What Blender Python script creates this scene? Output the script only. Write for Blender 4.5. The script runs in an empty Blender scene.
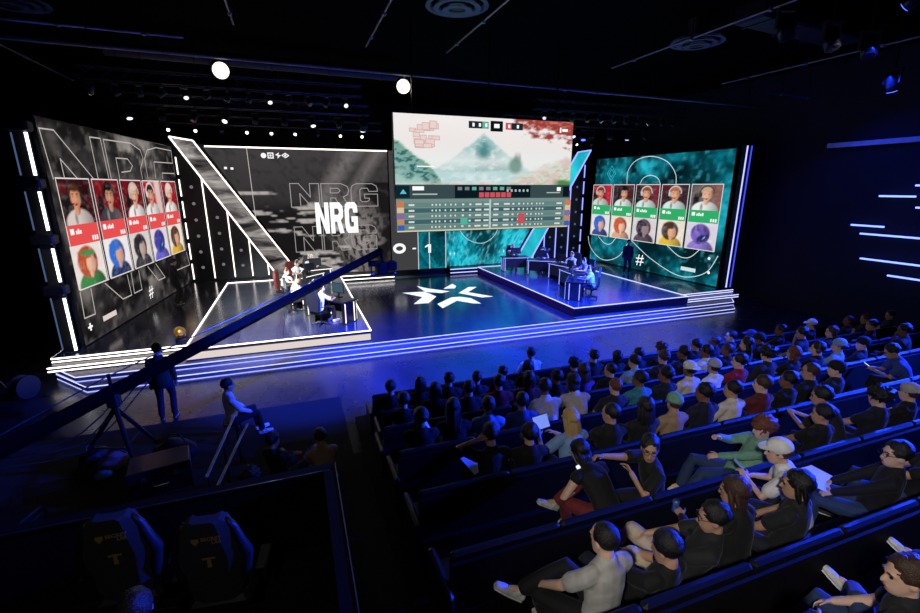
import bpy, bmesh, math, random
import numpy as np
from mathutils import Vector, Matrix, noise

random.seed(7)
scene = bpy.context.scene
col = scene.collection

# ------------------------------------------------------------------ camera
F_PX, CX, CY, HORIZON, CAM_H = 450.0, 460.0, 306.5, 187.0, 5.05
PITCH = math.atan((CY - HORIZON) / F_PX)
YAW = math.radians(20.0)
cam_data = bpy.data.cameras.new('camera')
cam_data.sensor_width = 36.0
cam_data.lens = F_PX / 920.0 * 36.0
cam_data.clip_start = 0.05
cam = bpy.data.objects.new('camera', cam_data)
cam.location = (0, 0, CAM_H)
cam.rotation_euler = (math.pi / 2 - PITCH, 0, -YAW)
col.objects.link(cam)
scene.camera = cam

# ------------------------------------------------------------------ world, exposure
world = bpy.data.worlds.new('world')
scene.world = world
world.use_nodes = True
world.node_tree.nodes['Background'].inputs[0].default_value = (0.10, 0.16, 0.5, 1)
world.node_tree.nodes['Background'].inputs[1].default_value = 0.004
scene.view_settings.view_transform = 'Standard'
scene.view_settings.look = 'None'
scene.view_settings.exposure = 0.0
scene.view_settings.gamma = 1.0
scene.view_settings.use_curve_mapping = False


# ------------------------------------------------------------------ lights (all hang at fixtures in the ceiling rig, two of them added fills)
def spot(name, loc, target, color, watts, angle, blend=0.6, size=0.25):
    d = bpy.data.lights.new(name, 'SPOT')
    d.energy = watts
    d.color = color
    d.spot_size = math.radians(angle)
    d.spot_blend = blend
    d.shadow_soft_size = size
    o = bpy.data.objects.new(name, d)
    o.location = loc
    v = Vector(target) - Vector(loc)
    o.rotation_euler = v.to_track_quat('-Z', 'Y').to_euler()
    col.objects.link(o)
    return o


WHITE, COOL, BLUE, DEEP = (1, .93, .84), (.78, .88, 1), (.012, .05, 1), (.01, .04, 1)
SPOTS = [
    # location, target, colour, watts, cone
    ((-2.2, 6.5, 8.75), (-1.0, 16.2, .64), WHITE, 15000, 28),
    ((-0.6, 6.5, 8.75), (-0.4, 20.0, .64), COOL, 18000, 24),
    ((-4.4, 6.5, 8.75), (-4.4, 17.5, .64), WHITE, 1500, 28),
    ((2.6, 19.6, 7.45), (2.9, 22.6, .4), COOL, 4200, 46),  # added lamp, stands in for the back step strip's glow on the floor
    ((11.4, 6.5, 8.75), (11.4, 18.5, .64), BLUE, 15000, 36),
    ((13.8, 6.5, 8.75), (13.2, 18.0, .64), BLUE, 13000, 34),
    ((9.4, 6.5, 8.75), (8.4, 15.5, .32), BLUE, 16000, 36),
    ((12.6, 6.5, 8.75), (12.0, 18.2, 1.6), (1, .95, .92), 5000, 24),
    ((9.9, 19.6, 7.45), (7.9, 18.2, .32), BLUE, 6000, 66),
    ((13.0, 19.6, 7.45), (12.2, 17.8, .64), BLUE, 5000, 80),
    ((4.4, 6.5, 8.75), (3.6, 12.3, 0), BLUE, 64000, 40),
    ((8.2, 6.5, 8.75), (9.6, 12.2, 0), BLUE, 80000, 54),
    ((1.2, 6.5, 8.75), (0.0, 12.7, 0), BLUE, 22000, 38),
    # house lights over the stands: blue from the right hand wall and the back
    ((17.5, 2.5, 6.4), (6.5, 3.8, 1.8), BLUE, 40000, 62),
    ((9.5, -2.5, 7.8), (7.5, 2.6, 1.8), BLUE, 200, 60),
    ((-1.0, -2.5, 7.8), (-1.3, 3.9, 2.2), (1, .93, .85), 110, 32),  # added weak lamp, only brightens the booth chair backs
    ((17.5, 7.0, 6.4), (8.0, 6.4, 1.4), DEEP, 14000, 66),
    ((-3.2, -2.5, 7.8), (4.7, 2.1, 1.9), (1, .95, .88), 2000, 41),
    ((17.2, 9.6, 8.2), (19.4, 9.6, 3.5), DEEP, 600, 110),
]
for i, (l, t, c_, w, a_) in enumerate(SPOTS):
    spot('stage_light_beam', l, t, c_, w, a_, .9 if l[1] == -2.5 else .6)
spot('front_spot_beam', (-1.45, 14.2, 7.98), (5.5, 4.5, 1.2), (1, .95, .86), 90, 70, .8, .2)
spot('front_spot_beam', (3.49, 14.5, 7.98), (5.0, 3.0, 1.8), (1, .95, .86), 60, 70, .8, .2)

# ------------------------------------------------------------------ pixel helpers (a pixel gives a direction; depth comes from the plane it lies on)
_c, _s = math.cos(PITCH), math.sin(PITCH)
_cy, _sy = math.cos(YAW), math.sin(YAW)


def ray(x, y):
    a = (x - CX) / F_PX
    b = -(y - CY) / F_PX
    X, Y, Z = a, _c + b * _s, -_s + b * _c
    return Vector((X * _cy + Y * _sy, -X * _sy + Y * _cy, Z))


def on_z(x, y, z):
    r = ray(x, y)
    return Vector((0, 0, CAM_H)) + r * ((z - CAM_H) / r.z)


def on_v(x, y, v):
    r = ray(x, y)
    return Vector((0, 0, CAM_H)) + r * (v / r.y)


def proj(p):
    X = p[0] * _cy - p[1] * _sy
    Y = p[0] * _sy + p[1] * _cy
    z = p[2] - CAM_H
    d = Y * _c - z * _s
    v = Y * _s + z * _c
    return CX + F_PX * X / d, CY - F_PX * v / d


# ------------------------------------------------------------------ materials
def lin(h):
    if isinstance(h, str):
        h = h.lstrip('#')
        h = tuple(int(h[i:i + 2], 16) / 255 for i in (0, 2, 4))
    return tuple((x / 12.92 if x <= .04045 else ((x + .055) / 1.055) ** 2.4) for x in h)


MATS = {}


def pm(key, color, rough=.6, metal=0., nscale=0., namt=.25, bump=0., spec=.5, rvar=0., sheen=0.):
    """principled material with procedural noise grain"""
    if key in MATS:
        return MATS[key]
    m = bpy.data.materials.new(key)
    m.use_nodes = True
    nt = m.node_tree
    b = nt.nodes['Principled BSDF']
    c = lin(color)
    b.inputs['Base Color'].default_value = (*c, 1)
    b.inputs['Roughness'].default_value = rough
    b.inputs['Metallic'].default_value = metal
    b.inputs['Specular IOR Level'].default_value = spec
    if sheen:
        b.inputs['Sheen Weight'].default_value = sheen
        b.inputs['Sheen Roughness'].default_value = .4
    if nscale:
        tc = nt.nodes.new('ShaderNodeTexCoord')
        n = nt.nodes.new('ShaderNodeTexNoise')
        n.inputs['Scale'].default_value = nscale
        n.inputs['Detail'].default_value = 3
        nt.links.new(tc.outputs['Object'], n.inputs['Vector'])
        r = nt.nodes.new('ShaderNodeValToRGB')
        r.color_ramp.elements[0].position = .3
        r.color_ramp.elements[1].position = .7
        r.color_ramp.elements[0].color = (*[x * (1 - namt) for x in c], 1)
        r.color_ramp.elements[1].color = (*[min(1, x * (1 + namt)) for x in c], 1)
        nt.links.new(n.outputs['Fac'], r.inputs['Fac'])
        nt.links.new(r.outputs['Color'], b.inputs['Base Color'])
        if rvar:
            mr = nt.nodes.new('ShaderNodeMapRange')
            mr.inputs['To Min'].default_value = rough - rvar
            mr.inputs['To Max'].default_value = rough + rvar
            nt.links.new(n.outputs['Fac'], mr.inputs['Value'])
            nt.links.new(mr.outputs['Result'], b.inputs['Roughness'])
        if bump:
            bp = nt.nodes.new('ShaderNodeBump')
            bp.inputs['Strength'].default_value = bump
            bp.inputs['Distance'].default_value = .01
            nt.links.new(n.outputs['Fac'], bp.inputs['Height'])
            nt.links.new(bp.outputs['Normal'], b.inputs['Normal'])
    MATS[key] = m
    return m


def em(color, strength=1.0):
    """self luminous colour: screens, LEDs, and light painted on risers and emblem"""
    key = 'glow_%s_%.2f' % (color if isinstance(color, str) else '%.2f_%.2f_%.2f' % tuple(color), strength)
    if key in MATS:
        return MATS[key]
    m = bpy.data.materials.new(key)
    m.use_nodes = True
    nt = m.node_tree
    nt.nodes.clear()
    o = nt.nodes.new('ShaderNodeOutputMaterial')
    e = nt.nodes.new('ShaderNodeEmission')
    e.inputs[0].default_value = (*lin(color), 1)
    e.inputs[1].default_value = strength
    nt.links.new(e.outputs[0], o.inputs[0])
    MATS[key] = m
    return m


def em_noise(key, stops, scale, stretch=(1, 1, 1), detail=8, dist=.6, strength=1., grain=0.):
    """screen background: emission through a noise ramp"""
    if key in MATS:
        return MATS[key]
    m = bpy.data.materials.new(key)
    m.use_nodes = True
    nt = m.node_tree
    nt.nodes.clear()
    o = nt.nodes.new('ShaderNodeOutputMaterial')
    e = nt.nodes.new('ShaderNodeEmission')
    tc = nt.nodes.new('ShaderNodeTexCoord')
    mp = nt.nodes.new('ShaderNodeMapping')
    mp.inputs['Scale'].default_value = stretch
    n = nt.nodes.new('ShaderNodeTexNoise')
    n.inputs['Scale'].default_value = scale
    n.inputs['Detail'].default_value = detail
    n.inputs['Roughness'].default_value = .62
    n.inputs['Distortion'].default_value = dist
    r = nt.nodes.new('ShaderNodeValToRGB')
    els = r.color_ramp.elements
    while len(els) < len(stops):
        els.new(.5)
    for el, (p, c) in zip(els, stops):
        el.position = p
        el.color = (*lin(c), 1)
    e.inputs[1].default_value = strength
    L = nt.links.new
    L(tc.outputs['Object'], mp.inputs['Vector'])
    L(mp.outputs['Vector'], n.inputs['Vector'])
    L(n.outputs['Fac'], r.inputs['Fac'])
    src = r.outputs['Color']
    if grain:
        g = nt.nodes.new('ShaderNodeTexNoise')
        g.inputs['Scale'].default_value = 9
        g.inputs['Detail'].default_value = 6
        mr = nt.nodes.new('ShaderNodeMapRange')
        mr.inputs['From Min'].default_value = .3
        mr.inputs['From Max'].default_value = .7
        mr.inputs['To Min'].default_value = 1 - grain
        mr.inputs['To Max'].default_value = 1 + grain
        mx = nt.nodes.new('ShaderNodeMix')
        mx.data_type = 'RGBA'
        mx.blend_type = 'MULTIPLY'
        mx.inputs[0].default_value = 1
        L(tc.outputs['Object'], g.inputs['Vector'])
        L(g.outputs['Fac'], mr.inputs['Value'])
        L(src, mx.inputs[6])
        L(mr.outputs['Result'], mx.inputs[7])
        src = mx.outputs[2]
    L(src, e.inputs[0])
    L(e.outputs[0], o.inputs[0])
    MATS[key] = m
    return m


def em_attr(key, strength=1.):
    """screen picture: emission from a colour attribute"""
    if key in MATS:
        return MATS[key]
    m = bpy.data.materials.new(key)
    m.use_nodes = True
    nt = m.node_tree
    nt.nodes.clear()
    o = nt.nodes.new('ShaderNodeOutputMaterial')
    e = nt.nodes.new('ShaderNodeEmission')
    a = nt.nodes.new('ShaderNodeVertexColor')
    a.layer_name = 'picture'
    e.inputs[1].default_value = strength
    nt.links.new(a.outputs['Color'], e.inputs[0])
    nt.links.new(e.outputs[0], o.inputs[0])
    MATS[key] = m
    return m


# ------------------------------------------------------------------ object helpers
def tag(o, label=None, cat=None, group=None, kind=None):
    if label: o['label'] = label
    if cat: o['category'] = cat
    if group: o['group'] = group
    if kind: o['kind'] = kind
    return o


def empty(name, loc, rz=0., label=None, cat=None, group=None):
    o = bpy.data.objects.new(name, None)
    o.empty_display_size = .2
    o.location = loc
    o.rotation_euler = (0, 0, rz)
    col.objects.link(o)
    return tag(o, label, cat, group)


def link_mesh(name, me, parent=None, mat=None):
    o = bpy.data.objects.new(name, me)
    col.objects.link(o)
    if parent is not None:
        o.parent = parent
    if mat is not None:
        if len(me.materials) == 0:
            me.materials.append(mat)
        else:
            o.material_slots[0].link = 'OBJECT'
            o.material_slots[0].material = mat
    return o


def origin_of(o):
    v = Vector((0, 0, 0))
    while o is not None:
        v += o.location
        o = o.parent
    return v


class MB:
    """collects faces of several simple shapes into one mesh"""

    def __init__(self):
        self.v, self.f = [], []

    def add(self, vs, fs):
        n = len(self.v)
        self.v += [tuple(p) for p in vs]
        self.f += [tuple(i + n for i in q) for q in fs]
        return self

    def box(self, c, s, M=None, rz=0.):
        x, y, z = s[0] / 2, s[1] / 2, s[2] / 2
        vs = [Vector((a * x, b * y, d * z)) for d in (-1, 1) for b in (-1, 1) for a in (-1, 1)]
        if rz:
            R = Matrix.Rotation(rz, 3, 'Z')
            vs = [R @ p for p in vs]
        if M is not None:
            vs = [M @ p for p in vs]
        vs = [p + Vector(c) for p in vs]
        return self.add(vs, [(0, 2, 3, 1), (4, 5, 7, 6), (0, 1, 5, 4), (2, 6, 7, 3), (0, 4, 6, 2), (1, 3, 7, 5)])

    def bbox(self, c, s, b, rz=0.):
        """box with chamfered vertical and top edges"""
        x, y, z = s[0] / 2, s[1] / 2, s[2] / 2
        ring = [(-x + b, -y), (x - b, -y), (x, -y + b), (x, y - b), (x - b, y), (-x + b, y), (-x, y - b), (-x, -y + b)]
        sx, sy = (x - b) / x, (y - b) / y
        vs = [(p[0] * sx, p[1] * sy, -z) for p in ring] + [(p[0], p[1], -z + b) for p in ring] + [(p[0], p[1], z - b) for p in ring] + [(p[0] * sx, p[1] * sy, z) for p in ring]
        R = Matrix.Rotation(rz, 3, 'Z')
        vs = [R @ Vector(p) + Vector(c) for p in vs]
        fs = [tuple(range(7, -1, -1)), tuple(range(24, 32))]
        for k in range(3):
            for i in range(8):
                j = (i + 1) % 8
                fs.append((k * 8 + i, k * 8 + j, k * 8 + 8 + j, k * 8 + 8 + i))
        return self.add(vs, fs)

    def tube(self, pts, r, seg=8, cap=True):
        pts = [Vector(p) for p in pts]
        rs = r if isinstance(r, (list, tuple)) else [r] * len(pts)
        prev = None
        vs, fs = [], []
        for i, p in enumerate(pts):
            t = (pts[min(i + 1, len(pts) - 1)] - pts[max(i - 1, 0)]).normalized()
            if prev is None:
                up = Vector((0, 0, 1)) if abs(t.z) < .9 else Vector((1, 0, 0))
                a = t.cross(up).normalized()
            else:
                a = (prev - t * prev.dot(t)).normalized()
            prev = a
            b = t.cross(a)
            for k in range(seg):
                th = 2 * math.pi * k / seg
                vs.append(p + (a * math.cos(th) + b * math.sin(th)) * rs[i])
        for i in range(len(pts) - 1):
            for k in range(seg):
                j = (k + 1) % seg
                fs.append((i * seg + k, i * seg + j, (i + 1) * seg + j, (i + 1) * seg + k))
        if cap:
            fs.append(tuple(range(seg - 1, -1, -1)))
            fs.append(tuple((len(pts) - 1) * seg + k for k in range(seg)))
        return self.add(vs, fs)

    def disc(self, c, n, r, seg=20, h=0.):
        c, n = Vector(c), Vector(n).normalized()
        up = Vector((0, 0, 1)) if abs(n.z) < .9 else Vector((1, 0, 0))
        a = n.cross(up).normalized()
        b = n.cross(a)
        return self.add([c + (a * math.cos(2 * math.pi * k / seg) + b * math.sin(2 * math.pi * k / seg)) * r for k in range(seg)], [tuple(range(seg))])

    def ring(self, c, n, r0, r1, seg=28):
        c, n = Vector(c), Vector(n).normalized()
        up = Vector((0, 0, 1)) if abs(n.z) < .9 else Vector((1, 0, 0))
        a = n.cross(up).normalized()
        b = n.cross(a)
        vs, fs = [], []
        for k in range(seg):
            d = a * math.cos(2 * math.pi * k / seg) + b * math.sin(2 * math.pi * k / seg)
            vs += [c + d * r0, c + d * r1]
        for k in range(seg):
            j = (k + 1) % seg
            fs.append((2 * k, 2 * k + 1, 2 * j + 1, 2 * j))
        return self.add(vs, fs)

    def ball(self, c, r, su=10, sv=7, M=None):
        rx, ry, rz = r if isinstance(r, (tuple, list)) else (r, r, r)
        vs = [(0, 0, -rz)]
        for i in range(1, sv):
            ph = -math.pi / 2 + math.pi * i / sv
            for k in range(su):
                th = 2 * math.pi * k / su
                vs.append((rx * math.cos(ph) * math.cos(th), ry * math.cos(ph) * math.sin(th), rz * math.sin(ph)))
        vs.append((0, 0, rz))
        fs = [(0, 1 + (k + 1) % su, 1 + k) for k in range(su)]
        for i in range(sv - 2):
            for k in range(su):
                j = (k + 1) % su
                fs.append((1 + i * su + k, 1 + i * su + j, 1 + (i + 1) * su + j, 1 + (i + 1) * su + k))
        l = len(vs) - 1
        fs += [(l, 1 + (sv - 2) * su + k, 1 + (sv - 2) * su + (k + 1) % su) for k in range(su)]
        vs = [Vector(p) for p in vs]
        if M is not None:
            vs = [M @ p for p in vs]
        return self.add([p + Vector(c) for p in vs], fs)

    def mesh(self, name, off=None, smooth=False):
        me = bpy.data.meshes.new(name)
        v = self.v if off is None else [(p[0] - off[0], p[1] - off[1], p[2] - off[2]) for p in self.v]
        me.from_pydata(v, [], self.f)
        if smooth:
            me.polygons.foreach_set('use_smooth', [True] * len(me.polygons))
        me.update()
        return me

    def build(self, name, mat, parent=None, smooth=False, local=False):
        off = None if (parent is None or local) else origin_of(parent)
        return link_mesh(name, self.mesh(name, off, smooth), parent, mat)


def text_mesh(name, body, size, mat, M, parent=None, align='CENTER', extrude=0., off=None, bold=0.):
    cu = bpy.data.curves.new(name, 'FONT')
    cu.body = body
    cu.size = size
    cu.align_x = align
    cu.align_y = 'CENTER'
    cu.extrude = extrude
    cu.offset = bold
    cu.resolution_u = 3
    tmp = bpy.data.objects.new(name, cu)
    col.objects.link(tmp)
    dg = bpy.context.evaluated_depsgraph_get()
    me = bpy.data.meshes.new_from_object(tmp.evaluated_get(dg))
    bpy.data.objects.remove(tmp)
    me.transform(M)
    if off is not None:
        me.transform(Matrix.Translation(-Vector(off)))
    me.materials.clear()
    me.materials.append(mat)
    return link_mesh(name, me, parent)


# ------------------------------------------------------------------ base materials
m_black = pm('black_paint', '#0b0c0f', .55, nscale=3, namt=.3)
m_satin = pm('black_satin', '#101216', .35, nscale=4, namt=.3)
m_metal = pm('dark_metal', '#23262c', .4, .7, nscale=6)
m_steel = pm('brushed_steel', '#8d929b', .35, .9, nscale=8)
m_wall = pm('dark_drape', '#07080c', .9, nscale=1.5, namt=.4, bump=.3)
m_ceil = pm('black_ceiling', '#030304', .95, nscale=1.2, namt=.4, spec=.03)
m_floor = pm('sealed_concrete', '#1f232d', .28, nscale=1.3, namt=.25, rvar=.08)
m_carpet = pm('dark_carpet', '#101014', .95, nscale=30, namt=.4, bump=.4)
m_stage = pm('glossy_stage_panel', '#24272e', .16, nscale=.8, namt=.15, spec=.7, rvar=.04)
m_plat = pm('platform_panel', '#3a3f49', .2, nscale=.9, namt=.18, spec=.7, rvar=.05)
m_riser = pm('grey_riser', '#474a52', .45, nscale=4, namt=.1)
m_pad = pm('black_vinyl', '#08090c', .5, nscale=25, namt=.2, bump=.15, spec=.3)
m_wood = pm('black_plywood', '#060608', .75, nscale=5, namt=.3, spec=.15)
WHITE_LED, BLUE_LED = em('#fff4ee', 3.2), em('#b9c0ff', 1.7)
BLUE_LED2 = em('#9aa2ff', 1.6)

# ------------------------------------------------------------------ stage measures (x along the stage front, y into the stage)
AX = 5.9                       # stage axis
Z1, Z2 = .32, .64              # main deck, team platforms
BACK = 24.2                    # back wall face


# ================================================================== room shell
def struct(name, mb, mat, parent=None):
    o = mb.build(name, mat, parent)
    if parent is None:
        o['kind'] = 'structure'
    return o


UL, UR, VB, VR, ZC = -13.5, 19.6, 27.5, -6.5, 9.6
struct('floor', MB().box(((UL + UR) / 2, (VB + VR) / 2, -.1), (UR - UL + .4, VB - VR + .4, .2)), m_floor)
struct('ceiling', MB().box(((UL + UR) / 2, (VB + VR) / 2, ZC + .1), (UR - UL + .4, VB - VR + .4, .2)), m_ceil)
struct('wall_left', MB().box((UL - .1, (VB + VR) / 2, ZC / 2), (.2, VB - VR + .4, ZC)), m_wall)
wall_right = struct('wall_right', MB().box((UR + .1, (VB + VR) / 2, ZC / 2), (.2, VB - VR + .4, ZC)), pm('blue_black_wall', '#10131f', .8, nscale=1.4, namt=.3, bump=.2))
struct('wall_back', MB().box(((UL + UR) / 2, VB + .1, ZC / 2), (UR - UL, .2, ZC)), m_wall)
struct('wall_rear', MB().box(((UL + UR) / 2, VR - .1, ZC / 2), (UR - UL, .2, ZC)), m_wall)
# pale ledge that runs along the right hand wall
struct('trim_1', MB().box((UR - .1, 8.5, 6.57), (.2, 7.6, .16)), pm('pale_ledge', '#c9ccd6', .6, nscale=5, namt=.1))
# black carpet where the crew works, in front of the booth
struct('floor_carpet', MB().box((-6.0, 7.6, .006), (13.4, 6.1, .012)), m_carpet)


# ================================================================== stage
def tiles(parent, u0, u1, v0, v1, z, nu, nv, mat, name='deck_panel', gap=.012):
    su, sv = (u1 - u0) / nu, (v1 - v0) / nv
    me = MB().box((0, 0, 0), (su - gap, sv - gap, .02)).mesh(name)
    me.materials.append(mat)
    off = origin_of(parent)
    for i in range(nu):
        for j in range(nv):
            o = bpy.data.objects.new(name, me)
            o.location = Vector((u0 + su * (i + .5), v0 + sv * (j + .5), z - .01)) - off
            o.parent = parent
            col.objects.link(o)


def strip(parent, a, b, mat, r=.016, name='led_strip'):
    a, b = Vector(a), Vector(b)
    d = (b - a)
    n = d.normalized()
    up = Vector((0, 0, 1)) if abs(n.z) < .9 else Vector((1, 0, 0))
    s = n.cross(up).normalized()
    t = s.cross(n)
    vs = [p + s * i * r + t * j * r for p in (a, b) for i, j in ((-1, -1), (1, -1), (1, 1), (-1, 1))]
    mb = MB().add(vs, [(0, 1, 2, 3), (7, 6, 5, 4), (0, 4, 5, 1), (1, 5, 6, 2), (2, 6, 7, 3), (3, 7, 4, 0)])
    return mb.build(name, mat, parent)


SL, SR = -6.4, 18.2
PL = (-3.2, 2.0, 13.75, 23.4)          # left team platform
PR = (9.6, 15.15, 13.85, 23.4)
def front_outline(v, back):
    """plan of one stage level: straight front with both front corners cut at an angle"""
    l, r = -6.4 + (14.35 - v) * .87, 18.2 - (14.35 - v)
    return [(l, v), (r, v), (18.2, 14.36), (18.2, back), (-6.4, back), (-6.4, 14.36)]


def prism(outline, z0, z1):
    n = len(outline)
    return MB().add([(x, y, z0) for x, y in outline] + [(x, y, z1) for x, y in outline],
                    [tuple(range(n - 1, -1, -1)), tuple(range(n, 2 * n))] + [(i, (i + 1) % n, n + (i + 1) % n, n + i) for i in range(n)])


def front_strips(parent, v, z, mat, r=.011):
    o = front_outline(v - .014, 15)
    for a_, b_ in ((o[0], o[1]), (o[1], o[2]), (o[5], o[0])):
        strip(parent, (*a_, z), (*b_, z), mat, r)


deck = struct('stage_deck', prism(front_outline(13.5, 25.2), .001, .30), m_riser)
tiles(deck, PL[1] + .02, PR[0] - .02, 13.5, 23.4, Z1, 6, 8, m_stage)
steps = struct('stage_steps', prism(front_outline(13.1, 14.36), .0, .16), m_riser)
for z, v, m in ((.303, 13.5, BLUE_LED), (.178, 13.5, BLUE_LED2), (.147, 13.1, BLUE_LED), (.015, 13.1, BLUE_LED2)):
    front_strips(steps, v, z, m)


def platform(name, p, left):
    u0, u1, v0, v1 = p
    o = struct(name, MB().box(((u0 + u1) / 2, (v0 + v1) / 2, (Z1 + .001 + Z2 - .02) / 2), (u1 - u0, v1 - v0, Z2 - .02 - Z1 - .002)), m_satin)
    tiles(o, u0 + .06, u1 - .06, v0 + .06, v1 - .06, Z2, 4, 8, m_plat, 'platform_panel')
    led = WHITE_LED if left else BLUE_LED
    z = Z2 + .012
    for a, b in (((u0, v0, z), (u1, v0, z)), ((u0, v0, z), (u0, v1, z)), ((u1, v0, z), (u1, v1, z)), ((u0, v1, z), (u1, v1, z))):
        strip(o, a, b, led, .015, 'edge_light')
    # riser faces made to glow in place of the edge strips' light on them
    g = em('#fff1ea', .75) if left else em('#2a2fd8', .10)
    MB().box(((u0 + u1) / 2, v0 - .006, .45), (u1 - u0 - .04, .012, .2)).build('riser_glow', g, o)
    side = u1 + .006 if left else u0 - .006
    MB().box((side, (v0 + v1) / 2, .45), (.012, v1 - v0 - .04, .2)).build('riser_glow', em('#9fa3b5', .1) if left else em('#4a2fd8', .12), o)
    return o


plat_l = platform('team_platform', PL, True)
plat_r = platform('team_platform', PR, False)


def wing(u0, u1, left):
    v0, v1 = 14.3, 24.9
    o = struct('stage_wing', MB().box(((u0 + u1) / 2, (v0 + v1) / 2, (Z1 + Z2 - .02) / 2), (u1 - u0, v1 - v0, Z2 - .02 - Z1 - .002)), m_satin)
    MB().box(((u0 + u1) / 2, v0 - .15, .40), (u1 - u0, .3, .158)).build('step', m_satin, o)
    tiles(o, u0, u1, v0, v1, Z2, 3, 8, m_stage, 'wing_panel')
    led = WHITE_LED if left else BLUE_LED
    for z, v in ((.61, v0 - .012), (.52, v0 - .012), (.455, v0 - .312), (.36, v0 - .312)):
        strip(o, (u0, v, z), (u1, v, z), led, .016)
    ue = u0 - .012 if left else u1 + .012
    for z in (.61, .45):
        strip(o, (ue, v0, z), (ue, 17.5, z), led, .012)
    return o


wing(SL, PL[0] - .04, True)
wing(PR[1] + .04, SR, False)
for u0, u1, led in ((PL[1] + .03, 4.8, WHITE_LED), (7.95, PR[0] - .03, BLUE_LED)):
    b = struct('back_step', MB().box(((u0 + u1) / 2, 23.85, (Z1 + Z2) / 2), (u1 - u0, .86, Z2 - Z1 - .004)), m_satin)
    for z in (.615, .42):
        strip(b, (u0, 23.41, z), (u1, 23.41, z), led, .02)
for nm, (u0, u1) in (('back_step', (PL[0], PL[1])), ('back_step', (PR[0], PR[1]))):
    struct(nm, MB().box(((u0 + u1) / 2, 23.86, (Z1 + Z2) / 2), (u1 - u0, .84, Z2 - Z1 - .004)), m_stage)

# floor emblem of six bent bars, its light built as thin glowing shapes
emblem = empty('floor_emblem', (AX + .2, 18.7, Z1), 0, 'large white emblem of angular bars on the middle of the stage floor', 'emblem')
m_print = pm('white_print', '#f4f6fb', .5, nscale=4, namt=.05)
m_emblem_glow = em('#eaf4ff', 1.25)
for pts in ([(402.6, 292.9), (424.3, 291.7), (436.2, 296.5), (428.7, 303), (413.9, 304), (422.6, 297)],
            [(417, 286.1), (427.8, 288.5), (449.6, 291.3), (441.7, 293), (425.2, 291.8)],
            [(443.5, 288.7), (452.2, 283.8), (456.2, 286.1), (454.8, 288.3)],
            [(468.7, 287), (476.5, 287), (467.8, 292.2), (493, 296.5), (481.7, 297.4), (458.6, 293)],
            [(437.4, 304.0), (451.3, 297.4), (460, 296.8), (471, 298.2), (481, 303.5), (473, 303.3), (457, 300.6), (442.6, 308.2)]):
    P = [on_z(x, y, Z1 + .001) for x, y in pts]
    n = len(P)
    mb = MB().add(P + [p + Vector((0, 0, .004)) for p in P], [tuple(range(n, 2 * n))] + [(i, (i + 1) % n, n + (i + 1) % n, n + i) for i in range(n)])
    mb.build('emblem_bar', m_emblem_glow, emblem)


# ================================================================== LED screens
class Plane:
    def __init__(self, p, q):
        self.p = Vector((p[0], p[1], 0))
        d = Vector((q[0] - p[0], q[1] - p[1], 0))
        self.L = d.length
        self.d = d.normalized()
        self.n = self.d.cross(Vector((0, 0, 1)))

    def at(self, s, z, off=0.):
        q = self.p + self.d * s + self.n * off
        return Vector((q.x, q.y, z))

    def px(self, x, y):
        r = ray(x, y)
        o = Vector((0, 0, CAM_H))
        t = self.n.dot(self.p - o) / self.n.dot(r)
        h = o + r * t
        return (h - self.p).dot(self.d), h.z

    def M(self, s, z, off=0.):
        o = self.at(s, z, off)
        return Matrix(((self.d.x, 0, self.n.x, o.x), (self.d.y, 0, self.n.y, o.y), (0, 1, 0, o.z), (0, 0, 0, 1)))


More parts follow.
